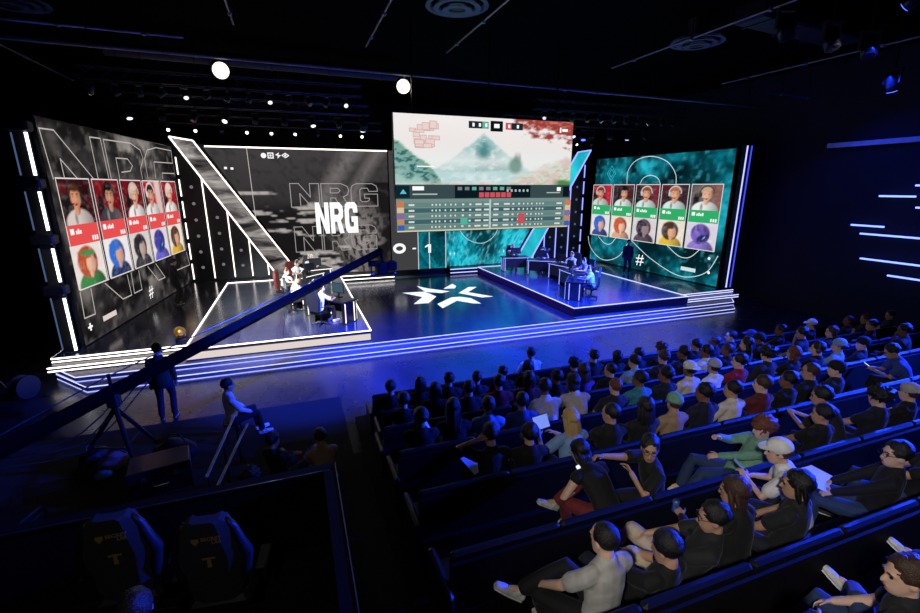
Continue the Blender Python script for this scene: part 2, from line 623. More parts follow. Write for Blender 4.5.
class Art:
    """flat coloured shapes on a plane, one mesh with several glow colours"""

    def __init__(self, plane, base=.03):
        self.pl, self.v, self.f, self.mi, self.mats, self.base, self.k = plane, [], [], [], [], base, 0
        self.pid, self.piece, self.hold = [], 0, False

    def next_piece(self):
        if not self.hold:
            self.piece += 1

    def poly(self, pts, mat, lift=None):
        if mat not in self.mats:
            self.mats.append(mat)
        self.k += 1
        self.next_piece()
        self.pid.append(self.piece)
        off = self.base + (self.k * .0008 if lift is None else lift)
        n = len(self.v)
        self.v += [self.pl.at(s, z, off) for s, z in pts]
        self.f.append(tuple(range(n, n + len(pts))))
        self.mi.append(self.mats.index(mat))
        return self

    def rect(self, s0, z0, s1, z1, mat):
        return self.poly([(s0, z0), (s1, z0), (s1, z1), (s0, z1)], mat)

    def ell(self, s, z, rs, rz, mat, a0=0, a1=360, seg=18):
        return self.poly([(s + rs * math.cos(math.radians(a0 + (a1 - a0) * k / seg)), z + rz * math.sin(math.radians(a0 + (a1 - a0) * k / seg))) for k in range(seg if a1 - a0 == 360 else seg + 1)], mat)

    def line(self, pts, w, mat, closed=False):
        pts = [Vector((p[0], p[1])) for p in pts]
        if closed:
            pts = pts + [pts[0]]
        self.k += 1
        self.next_piece()
        if mat not in self.mats:
            self.mats.append(mat)
        off = self.base + self.k * .0008
        for a, b in zip(pts[:-1], pts[1:]):
            d = (b - a)
            if d.length < 1e-6:
                continue
            d.normalize()
            t = Vector((-d.y, d.x)) * w / 2
            a2, b2 = a - d * w * .4, b + d * w * .4
            n = len(self.v)
            self.v += [self.pl.at(q.x, q.y, off) for q in (a2 - t, b2 - t, b2 + t, a2 + t)]
            self.f.append((n, n + 1, n + 2, n + 3))
            self.pid.append(self.piece)
            self.mi.append(self.mats.index(mat))
        return self

    def build(self, name, parent, split=False, stuff=False):
        o = origin_of(parent)
        for piece in (sorted(set(self.pid)) if split else [None]):
            idx = [i for i in range(len(self.f)) if piece is None or self.pid[i] == piece]
            vs, fs, mats, mi = [], [], [], []
            for i in idx:
                n = len(vs)
                vs += [tuple(self.v[j] - o) for j in self.f[i]]
                fs.append(tuple(range(n, len(vs))))
                m = self.mats[self.mi[i]]
                if m not in mats:
                    mats.append(m)
                mi.append(mats.index(m))
            me = bpy.data.meshes.new(name)
            me.from_pydata(vs, [], fs)
            for m in mats:
                me.materials.append(m)
            me.polygons.foreach_set('material_index', mi)
            me.update()
            ob = link_mesh(name, me, parent)
            if stuff:
                ob['kind'] = 'stuff'
        return self


def slab(plane, outline, t0, t1, name, mat, parent):
    """prism on a plane: outline in (s, z), from depth t0 to t1 along the normal"""
    n = len(outline)
    vs = [plane.at(s, z, t0) for s, z in outline] + [plane.at(s, z, t1) for s, z in outline]
    fs = [tuple(range(n - 1, -1, -1)), tuple(range(n, 2 * n))] + [(i, (i + 1) % n, n + (i + 1) % n, n + i) for i in range(n)]
    return MB().add(vs, fs).build(name, mat, parent)


def rectpts(s0, z0, s1, z1):
    return [(s0, z0), (s1, z0), (s1, z1), (s0, z1)]


GLY = {  # outlines of block letters in a unit box
    'N': [[(0, 0), (0, 1), (.3, 1), (.68, .42), (.68, 1), (1, 1), (1, 0), (.7, 0), (.32, .58), (.32, 0)]],
    'R': [[(0, 0), (0, 1), (.72, 1), (.95, .88), (1, .72), (.95, .52), (.78, .42), (1, 0), (.66, 0), (.48, .38), (.32, .38), (.32, 0)],
          [(.32, .6), (.6, .6), (.68, .7), (.6, .8), (.32, .8)]],
    'G': [[(.2, 0), (.05, .1), (0, .28), (0, .75), (.06, .92), (.22, 1), (.8, 1), (.96, .9), (1, .76), (1, .66), (.68, .66), (.62, .8), (.4, .8), (.33, .72), (.33, .28), (.4, .2), (.6, .2), (.68, .28), (.68, .36), (.5, .36), (.5, .54), (1, .54), (1, 0)]],
}


def word(art, s0, s1, z0, z1, mat, w=None, gap=.08, letters='NRG'):
    n = len(letters)
    lw = (s1 - s0) / (n + gap * (n - 1))
    for i, ch in enumerate(letters):
        a = s0 + i * lw * (1 + gap)
        art.hold = False
        art.next_piece()
        art.hold = True
        for k, ol in enumerate(GLY[ch]):
            pts = [(a + x * lw, z0 + y * (z1 - z0)) for x, y in ol]
            if w:
                art.line(pts, w, mat, True)
            elif k == 0 and ch == 'R':   # solid letter with its counter left open
                o, c = ol, GLY['R'][1]
                for q in ([(0, 0), (.32, 0), (.32, 1), (0, 1)], [(.32, .8), (.72, .8), (.72, 1), (.32, 1)], [(.6, .8), (.68, .7), (1, .72), (.95, .88), (.72, 1), (.6, .95)],
                          [(.68, .7), (.6, .6), (.6, .4), (.78, .42), (.95, .52), (1, .72)], [(.32, .38), (.62, .38), (.62, .6), (.32, .6)], [(.48, .38), (.66, 0), (1, 0), (.78, .42)]):
                    art.poly([(a + x * lw, z0 + y * (z1 - z0)) for x, y in q], mat, art.k * .0008)
            elif k == 0 and ch == 'G':
                for q in ([(0, .28), (.33, .28), (.33, .75), (0, .75)], [(0, .75), (.33, .72), (.4, .8), (.4, 1), (.22, 1), (.06, .92)], [(.4, .8), (.62, .8), (.8, 1), (.4, 1)],
                          [(.62, .8), (.68, .66), (1, .66), (1, .76), (.96, .9), (.8, 1)], [(0, .28), (.05, .1), (.2, 0), (.4, 0), (.4, .2), (.33, .28)], [(.4, 0), (.68, 0), (.68, .24), (.6, .2), (.4, .2)],
                          [(.68, 0), (1, 0), (1, .54), (.68, .54)], [(.5, .36), (.68, .36), (.68, .54), (.5, .54)]):
                    art.poly([(a + x * lw, z0 + y * (z1 - z0)) for x, y in q], mat, art.k * .0008)
            elif k == 0:
                for q in ([(0, 0), (.32, 0), (.32, 1), (0, 1)], [(.68, 0), (1, 0), (1, 1), (.68, 1)], [(.3, 1), (.32, .58), (.7, 0), (.68, .42)]):
                    art.poly([(a + x * lw, z0 + y * (z1 - z0)) for x, y in q], mat, art.k * .0008)
            art.k += 1
    art.hold = False


S = 1.0   # overall screen level
g_grey = em_noise('smoky_grey_screen', [(.30, '#121112'), (.46, '#312e2f'), (.58, '#67615f'), (.70, '#c4bbb6')], .25, (1, 1, 1.4), 7, 1.2, .9, .3)
g_teal = em_noise('teal_screen', [(.28, '#01181f'), (.45, '#04525f'), (.58, '#0a8a9c'), (.70, '#25c6dc')], .45, (1, 1, 1.2), 9, 1.4, .85, .4)
g_line = em('#d9d2cc', .75)
g_white = em('#ffffff', 1.0)
g_dark = em('#15161a', .6)


class Raster:
    """small painted picture that becomes the vertex colours of a flat grid"""

    def __init__(self, nx, nz, base, seed=0):
        self.x, self.z = np.meshgrid(np.linspace(0, 1, nx), np.linspace(0, 1, nz))
        self.img = np.zeros((nz, nx, 3)) + np.array(lin(base))
        self.rng = np.random.RandomState(seed)

    def mix(self, mask, c):
        m = np.clip(mask, 0, 1)[..., None]
        self.img = self.img * (1 - m) + np.array(lin(c)) * m
        return self

    def ell(self, cx, cz, rx, rz, c, soft=.15, c2=None, ang=0.):
        dx, dz = self.x - cx, self.z - cz
        ca, sa = math.cos(ang), math.sin(ang)
        u, w = (dx * ca + dz * sa) / rx, (-dx * sa + dz * ca) / rz
        d = np.sqrt(u * u + w * w)
        m = np.clip((1 - d) / soft, 0, 1)
        self.mix(m, c)
        if c2:      # shaded side
            self.mix(m * np.clip(u * .9 + .1, 0, 1) * .8, c2)
        return self

    def noise(self, sx, sz, seed, octs=4):
        out = np.zeros(self.x.shape)
        for o in range(octs):
            f = 2 ** o
            nx, nz = int(sx * f) + 2, int(sz * f) + 2
            g = np.random.RandomState(seed * 13 + o).rand(nz, nx) * 2 - 1
            fx, fz = self.x * (nx - 1.001), self.z * (nz - 1.001)
            i, j = fx.astype(int), fz.astype(int)
            a_, b_ = fx - i, fz - j
            a_, b_ = a_ * a_ * (3 - 2 * a_), b_ * b_ * (3 - 2 * b_)
            out += (g[j, i] * (1 - a_) * (1 - b_) + g[j, i + 1] * a_ * (1 - b_) + g[j + 1, i] * (1 - a_) * b_ + g[j + 1, i + 1] * a_ * b_) / f
        return out

    def build(self, name, parent, quad, pl, off, strength=.95):
        """quad: four (s, z) corners, bottom left, bottom right, top right, top left"""
        nz, nx = self.x.shape
        o = origin_of(parent)
        (ax, az), (bx, bz), (cx, cz), (dx, dz) = quad
        vs = []
        for j in range(nz):
            for i in range(nx):
                u, w = self.x[j, i], self.z[j, i]
                s = (ax * (1 - u) + bx * u) * (1 - w) + (dx * (1 - u) + cx * u) * w
                z = (az * (1 - u) + bz * u) * (1 - w) + (dz * (1 - u) + cz * u) * w
                vs.append(tuple(pl.at(s, z, off) - o))
        me = bpy.data.meshes.new(name)
        me.from_pydata(vs, [], [(j * nx + i, j * nx + i + 1, (j + 1) * nx + i + 1, (j + 1) * nx + i) for j in range(nz - 1) for i in range(nx - 1)])
        at = me.color_attributes.new('picture', 'FLOAT_COLOR', 'POINT')
        at.data.foreach_set('color', np.concatenate([np.clip(self.img, 0, 1).reshape(-1, 3), np.ones((nx * nz, 1))], 1).astype(np.float32).ravel())
        return link_mesh(name, me, parent, em_attr('screen_picture_%.2f' % strength, strength))


def bust(pl, card, s0, z0, w, h, bg, skin, hair, shirt, headset=None, mic=False, dx=0., bg2=None, lean=0., seed=1):
    """photograph of a player: head with headset, shoulders, blurred room behind"""
    r = Raster(30, 34, bg, seed)
    n = r.noise(3, 3, seed)
    r.mix(np.clip(n * .7, 0, .6), '#120a0c').mix(np.clip(-n * .5, 0, .5), bg2 or '#7a1a24')
    if bg2:
        r.mix(np.clip((r.x - .62) * 8, 0, 1) * .8, bg2)
    cx = .5 + dx
    r.ell(cx - .30, .30, .13, .42, '#1a1518', .3)                     # chair back
    r.ell(cx, .02, .44, .34, shirt, .12, '#6a6468')
    r.ell(cx - .1, .12, .06, .2, '#8d8688', .6)
    r.ell(cx + lean, .34, .10, .16, skin, .2, '#7a4a38')
    hx = cx + lean
    r.ell(hx, .67, .21, .27, hair, .15, '#1a1012')
    r.ell(hx + .01, .58, .165, .23, skin, .16, '#9a6048')
    r.ell(hx + .02, .80, .17, .10, hair, .35)
    r.ell(hx - .06, .62, .035, .022, '#3a241e', .7).ell(hx + .08, .62, .035, .022, '#3a241e', .7)
    r.ell(hx - .06, .665, .05, .015, hair, .8).ell(hx + .08, .665, .05, .015, hair, .8)
    r.ell(hx + .02, .55, .022, .05, '#e8c0a6', .9)
    r.ell(hx + .015, .46, .06, .022, '#8a4038', .8)
    if headset:
        r.ell(hx - .19, .60, .06, .11, headset, .3, '#0c0a0c')
        d = np.abs(np.sqrt(((r.x - hx) / .23) ** 2 + ((r.z - .64) / .29) ** 2) - 1)
        r.mix(np.clip(1.6 - d * 14, 0, 1) * (r.z > .62), headset)
        if mic:
            r.ell(hx - .05, .44, .13, .02, '#15121a', .6, None, -.25)
    r.mix(np.clip(r.noise(10, 12, seed + 50, 2) * .05, 0, 1), '#ffffff')
    r.build('portrait', card, [(s0, z0), (s0 + w, z0), (s0 + w, z0 + h), (s0, z0 + h)], pl, .034, S)


def figure(pl, card, s0, z0, w, h, bg, mass, accent, tone, kind, seed=1):
    """plain painted colour study standing for the lower picture of a card"""
    r = Raster(30, 34, bg, seed)
    n, n2 = r.noise(4, 5, seed), r.noise(9, 3, seed + 7)
    r.mix(np.clip(n * .3, 0, .25), '#ffffff')
    r.ell(.5, .0, .46, .40, accent, .1, '#2a2430')
    r.ell(.46 + .0, .58, .34, .40, mass, .12, '#241a22')
    r.mix(np.clip(n2 * 1.2 - .15, 0, .6) * (np.sqrt(((r.x - .46) / .34) ** 2 + ((r.z - .58) / .4) ** 2) < .95), '#e08a58' if kind == 'band' else tone if kind == 'hood' else '#6a5a78')
    if kind != 'hood':
        r.ell(.55, .52, .17, .25, tone, .2, '#a8705a')
        r.ell(.52, .30, .08, .14, tone, .3, '#8a5a48')
        r.ell(.40, .76, .26, .10, mass, .3, None, -.3)
    else:
        r.ell(.55, .42, .24, .14, tone, .3, None, .5).ell(.6, .45, .1, .03, '#8fb0ff', .6, None, 1.0)
    if kind == 'band':
        r.ell(.50, .78, .26, .08, accent, .25, None, -.05)
    r.mix(np.clip(r.noise(12, 12, seed + 90, 2) * .07, 0, 1), '#ffffff')
    r.build('picture', card, [(s0, z0), (s0 + w, z0), (s0 + w, z0 + h), (s0, z0 + h)], pl, .036, S)


def cards(pl, root, s_first, pitch, w, zt, zb, zb1, zb0, band, photos, figs, order):
    for i in range(5):
        s = s_first + pitch * i
        card = empty('player_card', pl.at(s + w / 2, zb, .03))
        card.parent = root
        card.location = pl.at(s + w / 2, zb, .03) - origin_of(root)
        bust(pl, card, s, zb1, w, zt - zb1, *photos[i], seed=i + int(s * 3))
        figure(pl, card, s, zb, w, zb0 - zb, *figs[i], seed=i + 20 + int(s * 3))
        a = Art(pl, .05)
        a.rect(s, zb0, s + w, zb1, em(band, S))
        a.rect(s + .16 * w / 1.6, zb0 + .3, s + .34 * w / 1.6, zb0 + .46, g_white)
        x = s + .42 * w / 1.6
        for k in range(3 + (i * 7) % 3):
            a.rect(x, zb0 + .30, x + .075, zb0 + (.44 if k % 2 else .4), g_white)
            x += .1
        for k in range(3):
            a.rect(s + w - .42 + k * .12, zb0 + .06, s + w - .34 + k * .12, zb0 + .2, g_white)
        a.build('name_band', card)
        a = Art(pl, .06)
        a.line([(s, zb), (s + w, zb), (s + w, zt), (s, zt)], .035, em('#efe9e4', .9), True)
        a.build('card_border', card)


# ---- left hand screen
pl_l = Plane((-5.9, 15.0), (-4.85, 24.3))
scr_l = empty('led_screen', pl_l.at(pl_l.L / 2, Z2), 0, 'tall grey LED wall with red name bands and two rows of portraits', 'screen')
slab(pl_l, rectpts(0, Z2 + .01, pl_l.L, 6.8), -.14, 0, 'cabinet', m_satin, scr_l)
slab(pl_l, rectpts(.02, Z2 + .03, pl_l.L - .02, 6.78), 0, .02, 'display', m_satin, scr_l)
r_ = Raster(110, 76, '#1b191a', 3)
n1_, n2_, n3_ = r_.noise(5, 4, 2, 5), r_.noise(9, 7, 8, 5), r_.noise(26, 20, 5, 3)
r_.mix(np.clip(n1_ * .9, 0, .5), '#4a4647')
r_.mix(np.clip(1.1 - np.sqrt(((r_.x - .60) / .28) ** 2 + ((r_.z - .88) / .22) ** 2), 0, 1) * np.clip(n2_ * 1.6 + .7, 0, 1), '#b5aca6')
r_.mix(np.clip(1.0 - np.sqrt(((r_.x - .52) / .16) ** 2 + ((r_.z - .20) / .16) ** 2), 0, 1) * np.clip(n2_ * 1.6 + .5, 0, 1), '#a39a95')
r_.mix(np.clip(1.0 - np.sqrt(((r_.x - .06) / .06) ** 2 + ((r_.z - .45) / .6) ** 2), 0, 1) * np.clip(n2_ * 1.8 + .5, 0, 1), '#8d8580')
r_.mix(np.clip(n3_ * .5 - .05, 0, .5), '#0a090a').mix(np.clip(n3_ * -.4 - .12, 0, .4), '#8a8380')
r_.build('backdrop_picture', scr_l, [(.03, Z2 + .04), (pl_l.L - .03, Z2 + .04), (pl_l.L - .03, 6.77), (.03, 6.77)], pl_l, .022, .9)
a = Art(pl_l, .024)
zz = lambda p: pl_l.px(*p)
f4 = lambda x, y: pl_l.px(20 + x * .19565, 110 + y * .19565)
f5 = lambda x, y: pl_l.px(20 + x * .2284, 210 + y * .2284)
a.line([f4(*p) for p in ((165, 352), (90, 92), (165, 102), (370, 350))], .036, g_line)
a.line([f4(*p) for p in ((222, 348), (200, 250), (290, 352))], .036, g_line)
a.line([f4(*p) for p in ((395, 352), (350, 138), (405, 145), (450, 352))], .036, g_line)
a.line([f4(*p) for p in ((462, 352), (420, 150), (560, 170), (610, 205), (625, 250), (612, 300), (622, 352))], .036, g_line)
a.line([f4(*p) for p in ((505, 352), (485, 245), (545, 250), (570, 285), (560, 312), (515, 318))], .036, g_line)
a.line([f4(*p) for p in ((650, 350), (632, 250), (645, 205), (690, 192), (768, 208), (776, 272), (680, 265), (690, 350))], .036, g_line)
a.line([f4(*p) for p in ((725, 350), (722, 322), (785, 325))], .036, g_line)
a.line([f5(*p) for p in ((258, 362), (278, 475), (325, 455), (305, 345))], .036, g_line)
a.line([f5(*p) for p in ((368, 322), (447, 390), (485, 372), (465, 285))], .036, g_line)
a.line([f5(*p) for p in ((482, 275), (497, 365), (530, 348), (515, 265))], .036, g_line)
a.line([f5(*p) for p in ((555, 248), (603, 308), (632, 295), (590, 235))], .036, g_line)
a.line([f5(*p) for p in ((680, 265), (740, 240), (725, 185))], .036, g_line)
a.build('letter_outline', scr_l, True)
a = Art(pl_l, .026)
s0, z0 = f5(390, 462)
a.rect(s0 - .42, z0 - .08, s0 + .42, z0 + .08, em('#e9d9d4', .9))
s0, z0 = f5(304, 512)
a.rect(s0 - .12, z0 - .03, s0 + .12, z0 + .03, g_white).rect(s0 - .04, z0 - .11, s0 + .04, z0 + .11, g_white)
s0, z0 = f5(569, 362)
a.line([(s0 - .1, z0 - .2), (s0, z0 + .22)], .05, g_white).line([(s0 + .08, z0 - .2), (s0 + .18, z0 + .22)], .05, g_white).line([(s0 - .16, z0 - .07), (s0 + .2, z0 - .04)], .05, g_white).line([(s0 - .12, z0 + .08), (s0 + .24, z0 + .11)], .05, g_white)
a.build('screen_mark', scr_l, stuff=True)
cards(pl_l, scr_l, .25, 1.775, 1.62, 5.28, 2.24, 4.02, 3.46, '#e8504f',
      [('#3a1014', '#d9926f', '#4a2a1c', '#d8c8c0', '#1d1a1c', True, .0, None, -.02), ('#7d0f1c', '#c98d70', '#16100f', '#3b3a40', '#241c1e', True, .02, None, .06),
       ('#6a0e18', '#e0a988', '#d9c2ae', '#f1ece8', '#c8bdb6', True, .1, None, 0), ('#c02032', '#d39a7c', '#2a2024', '#ece6e2', '#e9e4e0', True, -.1, '#e8d0c8', 0), ('#a81828', '#e6b79a', '#e2d2c4', '#f4efeb', '#ddd6d0', True, .0, None, 0)],
      [('#e9dcd6', '#b8502e', '#3f8a4a', '#e8b79a', 'band'), ('#ece6e6', '#2f6fd0', '#24386a', '#d9a58c', ''), ('#d5ccc8', '#2a2a30', '#3c3c44', '#b8a49a', ''), ('#ded6da', '#4a40a8', '#6a62d0', '#1f3f7a', 'hood'), ('#ece0cf', '#5a3824', '#e0b030', '#d8a078', '')], None)

# ---- right hand screen
pl_r = Plane((17.3, 23.4), (17.75, 14.8))
scr_r = empty('led_screen', pl_r.at(pl_r.L / 2, Z2), 0, 'tall teal LED wall with green name bands and two rows of portraits', 'screen')
slab(pl_r, rectpts(-.25, Z2 + .01, pl_r.L + .06, 6.65), -.14, 0, 'cabinet', m_satin, scr_r)
slab(pl_r, rectpts(-.23, Z2 + .03, pl_r.L + .04, 6.63), 0, .02, 'display', m_satin, scr_r)
r_ = Raster(110, 76, '#05424e', 6)
n1_, n2_, n3_ = r_.noise(5, 4, 61, 5), r_.noise(10, 8, 63, 5), r_.noise(36, 26, 65, 3)
r_.mix(np.clip(-n1_ * 1.6, 0, .9), '#021a21').mix(np.clip(n1_ * 1.2 - .1, 0, .7), '#0f8fa2')
r_.mix(np.clip(1.1 - np.sqrt(((r_.x - .42) / .2) ** 2 + ((r_.z - .90) / .14) ** 2), 0, 1) * np.clip(n2_ + .8, 0, 1), '#26c3d9')
r_.mix(np.clip(1.0 - np.sqrt(((r_.x - .32) / .15) ** 2 + ((r_.z - .16) / .18) ** 2), 0, 1) * np.clip(n3_ + .8, 0, 1), '#1496ac')
r_.mix(np.clip(1.0 - np.sqrt(((r_.x - .98) / .08) ** 2 + ((r_.z - .55) / .3) ** 2), 0, 1), '#19b3c8')
r_.mix(np.clip(1.0 - np.sqrt(((r_.x - .70) / .16) ** 2 + ((r_.z - .86) / .16) ** 2), 0, 1) * np.clip(n2_ + .6, 0, 1), '#02161c')
r_.mix(np.clip(n3_ * .7, 0, .5), '#022a33').mix(np.clip(-n3_ * .4 - .12, 0, .4), '#4fd6e6')
r_.build('backdrop_picture', scr_r, [(-.22, Z2 + .04), (pl_r.L + .03, Z2 + .04), (pl_r.L + .03, 6.62), (-.22, 6.62)], pl_r, .022, .9)
a = Art(pl_r, .024)
f7 = lambda x, y: pl_r.px(580 + x * .2364, 145 + y * .2364)


def smooth_curve(pts, n=6):
    out = []
    P = [pts[0]] + list(pts) + [pts[-1]]
    for i in range(1, len(P) - 2):
        for k in range(n):
            t = k / n
            out.append(tuple(.5 * (2 * P[i][j] + (P[i + 1][j] - P[i - 1][j]) * t + (2 * P[i - 1][j] - 5 * P[i][j] + 4 * P[i + 1][j] - P[i + 2][j]) * t * t + (3 * P[i][j] - P[i - 1][j] - 3 * P[i + 1][j] + P[i + 2][j]) * t ** 3) for j in (0, 1)))
    out.append(tuple(pts[-1]))
    return out


for pts in (((200, 165), (205, 110), (240, 65), (305, 48), (370, 70), (405, 120), (408, 167)), ((255, 165), (270, 140), (300, 128), (330, 140), (342, 167)),
            ((36, 385), (45, 430), (80, 475), (120, 487), (165, 470), (195, 430), (210, 400)), ((80, 388), (105, 415), (130, 418), (152, 395)),
            ((220, 405), (300, 480), (400, 545), (470, 558), (540, 535), (585, 470)), ((370, 425), (420, 470), (465, 475), (505, 445))):
    a.line([f7(*p) for p in smooth_curve(pts)], .034, em('#e6f6fa', .9))
a.build('outline_curve', scr_r, True)
a = Art(pl_r, .026)
s0, z0 = f7(458, 526)
a.rect(s0 - .42, z0 - .09, s0 + .42, z0 + .09, em('#d8eef2', .9))
s0, z0 = f7(254, 487)
for dx, dz in ((-.12, 0), (.12, 0)):
    a.line([(s0 + dx - .05, z0 - .28), (s0 + dx + .05, z0 + .28)], .06, g_white)
for dz in (-.1, .1):
    a.line([(s0 - .26, z0 + dz - .02), (s0 + .26, z0 + dz + .02)], .06, g_white)
s0, z0 = f7(135, 120)
for r in (.36, .2):
    a.line([(s0 - r, z0), (s0, z0 + r * 1.1), (s0 + r, z0), (s0, z0 - r * 1.1)], .03, em('#3fd0e4', .9), True)
for q in ((548, 480), (546, 540)):
    s0, z0 = f7(*q)
    a.ell(s0, z0, .07, .07, g_white, seg=10)
a.build('screen_mark', scr_r, stuff=True)
sr0 = pl_r.L - 9.02
cards(pl_r, scr_r, sr0 + .12, 1.75, 1.6, 5.17, 2.23, 4.02, 3.46, '#2fae6a',
      [('#a01c2c', '#d99a7c', '#7a2028', '#c8d8d4', '#c8ccd0', True, -.1, '#c42a3a', 0), ('#34242a', '#dca183', '#181214', '#dcece8', '#1a181a', True, .0, None, .02),
       ('#241c22', '#e0a582', '#8a4a2c', '#d4e8e6', '#d8d4d0', True, -.05, '#7a2834', 0), ('#5a1c26', '#e2a886', '#b0663a', '#d0e8e6', '#d0d4d4', True, 0, '#32262c', 0), ('#6a6462', '#e3b294', '#c9a284', '#e6eeec', '#3a3436', True, -.02, '#8a5a50', .03)],
      [('#e0dfe4', '#2f66c8', '#3c4a8a', '#dcae98', ''), ('#ecdccc', '#c85a34', '#d8a890', '#eec2a2', ''), ('#d9ced4', '#2a2028', '#564a58', '#8f8088', ''), ('#e6dcc8', '#4a3422', '#e2bc34', '#dfa984', ''), ('#d8cfe0', '#7b62c0', '#8d78d0', '#1b2a5c', 'hood')], None)


# ---- centre screen hanging over the stage front
VC = 13.55
pl_c = Plane((on_v(397, 232, VC).x, VC), (on_v(567, 226, VC).x, VC))
zc0, zc1 = on_v(397, 232, VC).z - .01, on_v(395, 112.6, VC).z
WC, HC = pl_c.L, zc1 - zc0
scr_c = empty('hanging_screen', pl_c.at(WC / 2, zc0), 0, 'wide screen hung from the ceiling showing a misty mountain lake above a score table', 'screen')
slab(pl_c, rectpts(-.01, zc0 - .02, WC + .01, zc1 + .01), -.2, 0, 'cabinet', m_satin, scr_c)
for s in (.6, WC / 2, WC - .6):
    MB().tube([pl_c.at(s, zc1, -.1), pl_c.at(s, 9.55, -.1)], .025, 6).build('hanger', m_metal, scr_c)
# picture area: smooth colour grid
NX, NZ = 130, 64
zp0 = zc0 + HC * .415
gx, gz_ = np.meshgrid(np.linspace(0, 1, NX), np.linspace(0, 1, NZ))
img = np.zeros((NZ, NX, 3))


def mixc(mask, c):
    global img
    m = np.clip(mask, 0, 1)[..., None]
    img = img * (1 - m) + np.array(lin(c)) * m


def fn(sx, sy, seed):
    out = np.zeros((NZ, NX))
    for j in range(NZ):
        for i in range(NX):
            out[j, i] = noise.fractal(Vector((gx[j, i] * sx, gz_[j, i] * sy, seed)), .8, 2.2, 4)
    return out


n1, n2, n3 = fn(6, 4, 1.3), fn(14, 10, 5.1), fn(30, 22, 9.7)
img[:] = np.array(lin('#e9e4e2'))
mixc(gz_ * .9 - .2 + n1 * .15, '#f4efee')


def hill(cx, w, h, base, sharp=1.0):
    return base + h * np.clip(1 - (np.abs(gx - cx) / w) ** sharp, 0, 1)


top = hill(.47, .30, .62, .18, .85) + n2 * .025
mixc((top - gz_) * 30 * (gz_ > .1), '#9cc4c4')
mixc((top - .06 - gz_) * 8 * (gx > .42), '#6f9fa2')
mixc(np.clip((top - gz_) * 20, 0, 1) * np.clip(n3 * 1.6, 0, 1), '#cfe0dd')
mixc(np.clip(1 - np.abs(gz_ - .36) / .22, 0, 1) * .75, '#e8eeec')          # mist
mixc(np.clip((.22 + n1 * .03 - gz_) * 30, 0, 1), '#b9d6d6')               # lake
mixc(np.clip((.22 - gz_) * 8, 0, 1) * np.clip(n2 * 1.4 + .2, 0, 1), '#e4efee')
mixc(np.clip(1 - np.sqrt(((gx - .47) / .05) ** 2 + ((gz_ - .5) / .16) ** 2), 0, 1) * 1.4, '#4f8a8c')  # hollow in the mountain
left = .55 * np.clip(1 - gx / .24, 0, 1) ** .7 + .12 * np.clip(1 - gx / .34, 0, 1) + n2 * .04
mixc((left - gz_) * 25, '#7fa9a6')
mixc((left - gz_) * 25 * np.clip(n3 * 2.2, 0, 1), '#2f6a62')
mixc(np.clip((left - gz_) * 12, 0, 1) * np.clip(1 - (left - gz_) * 7, 0, 1) * np.clip(n2 * 1.5 + .5, 0, 1), '#5f9a4a')
mixc((left - gz_ - .25) * 10 * np.clip(n1 + .6, 0, 1), '#9fc6bd')
right = .40 * np.clip((gx - .6) / .35, 0, 1) ** .8 + .05 + n2 * .05
mixc((right - gz_) * 12, '#d9d8cf')
mixc((right - gz_) * 8 * np.clip(n3 * 2, 0, 1), '#b9c6a4')
mixc((right - gz_) * 8 * np.clip(n2 * 2.2, 0, 1), '#dcc0bc')
mixc(np.clip(1 - np.sqrt(((gx - .655) / .05) ** 2 + ((gz_ - .3) / .16) ** 2), 0, 1) * 2.2, '#7d9c92')   # rock in the lake
mixc(np.clip((.62 - np.abs(gz_ - .42) * 6), 0, 1) * (np.abs(gx - .665) < .018), '#6d7a70')
red = np.clip((gz_ - (.80 - .55 * np.clip(gx - .72, 0, 1) + n2 * .16 + n3 * .1)) * 9, 0, 1) * np.clip((gx - .63 + n2 * .06) * 22, 0, 1)
mixc(red, '#9c3f38')
mixc(red * np.clip(n3 * 2.6, 0, 1), '#c97a70')
mixc(np.clip((.10 + n2 * .04 - gz_) * 20, 0, 1) * np.clip((gx - .88) * 20, 0, 1), '#4d8a4a')
vs = [tuple(pl_c.at(gx[j, i] * WC, zp0 + gz_[j, i] * (zc1 - zp0), .012) - origin_of(scr_c)) for j in range(NZ) for i in range(NX)]
me = bpy.data.meshes.new('picture')
me.from_pydata(vs, [], [(j * NX + i, j * NX + i + 1, (j + 1) * NX + i + 1, (j + 1) * NX + i) for j in range(NZ - 1) for i in range(NX - 1)])
ca = me.color_attributes.new('picture', 'FLOAT_COLOR', 'POINT')
ca.data.foreach_set('color', np.concatenate([img.reshape(-1, 3), np.ones((NX * NZ, 1))], 1).astype(np.float32).ravel())
link_mesh('picture', me, scr_c, em_attr('screen_picture', 1.0))
# overlays: W fractions and H fractions of the whole screen
q = lambda fx, fz: (fx * WC, zc0 + fz * HC)
a = Art(pl_c, .02)
pink = em('#dcb4ae', .95)
rr = random.Random(3)
for k in range(22):
    x, z = .065 + rr.random() * .13, .72 + rr.random() * .17
    w, h = .02 + rr.random() * .03, .02 + rr.random() * .04
    a.rect(*q(x, z), *q(x + w, z + h), em('#eed8d4', .95))
    a.line([q(x, z), q(x + w, z), q(x + w, z + h), q(x, z + h)], .022, pink, True)
a.build('mini_map', scr_c, stuff=True)
a = Art(pl_c, .02)
D, T, R_, W_ = em('#1d3038', .8), em('#5fb7a2', .9), em('#d05560', .95), g_white
for x0, x1, m in ((.385, .43, D), (.43, .46, D), (.46, .495, T), (.505, .575, em('#101619', .8)), (.59, .625, R_), (.625, .69, D)):
    a.rect(*q(x0, .905 if x0 != .505 else .885), *q(x1, .965 if x0 != .505 else .975), m)
for x in (.405, .44, .475, .605, .655):
    a.rect(*q(x, .92), *q(x + .012, .95), W_)
a.rect(*q(.525, .915), *q(.555, .95), W_)
a.rect(*q(.915, .90), *q(.925, .945), W_).rect(*q(.93, .91), *q(.965, .935), W_)
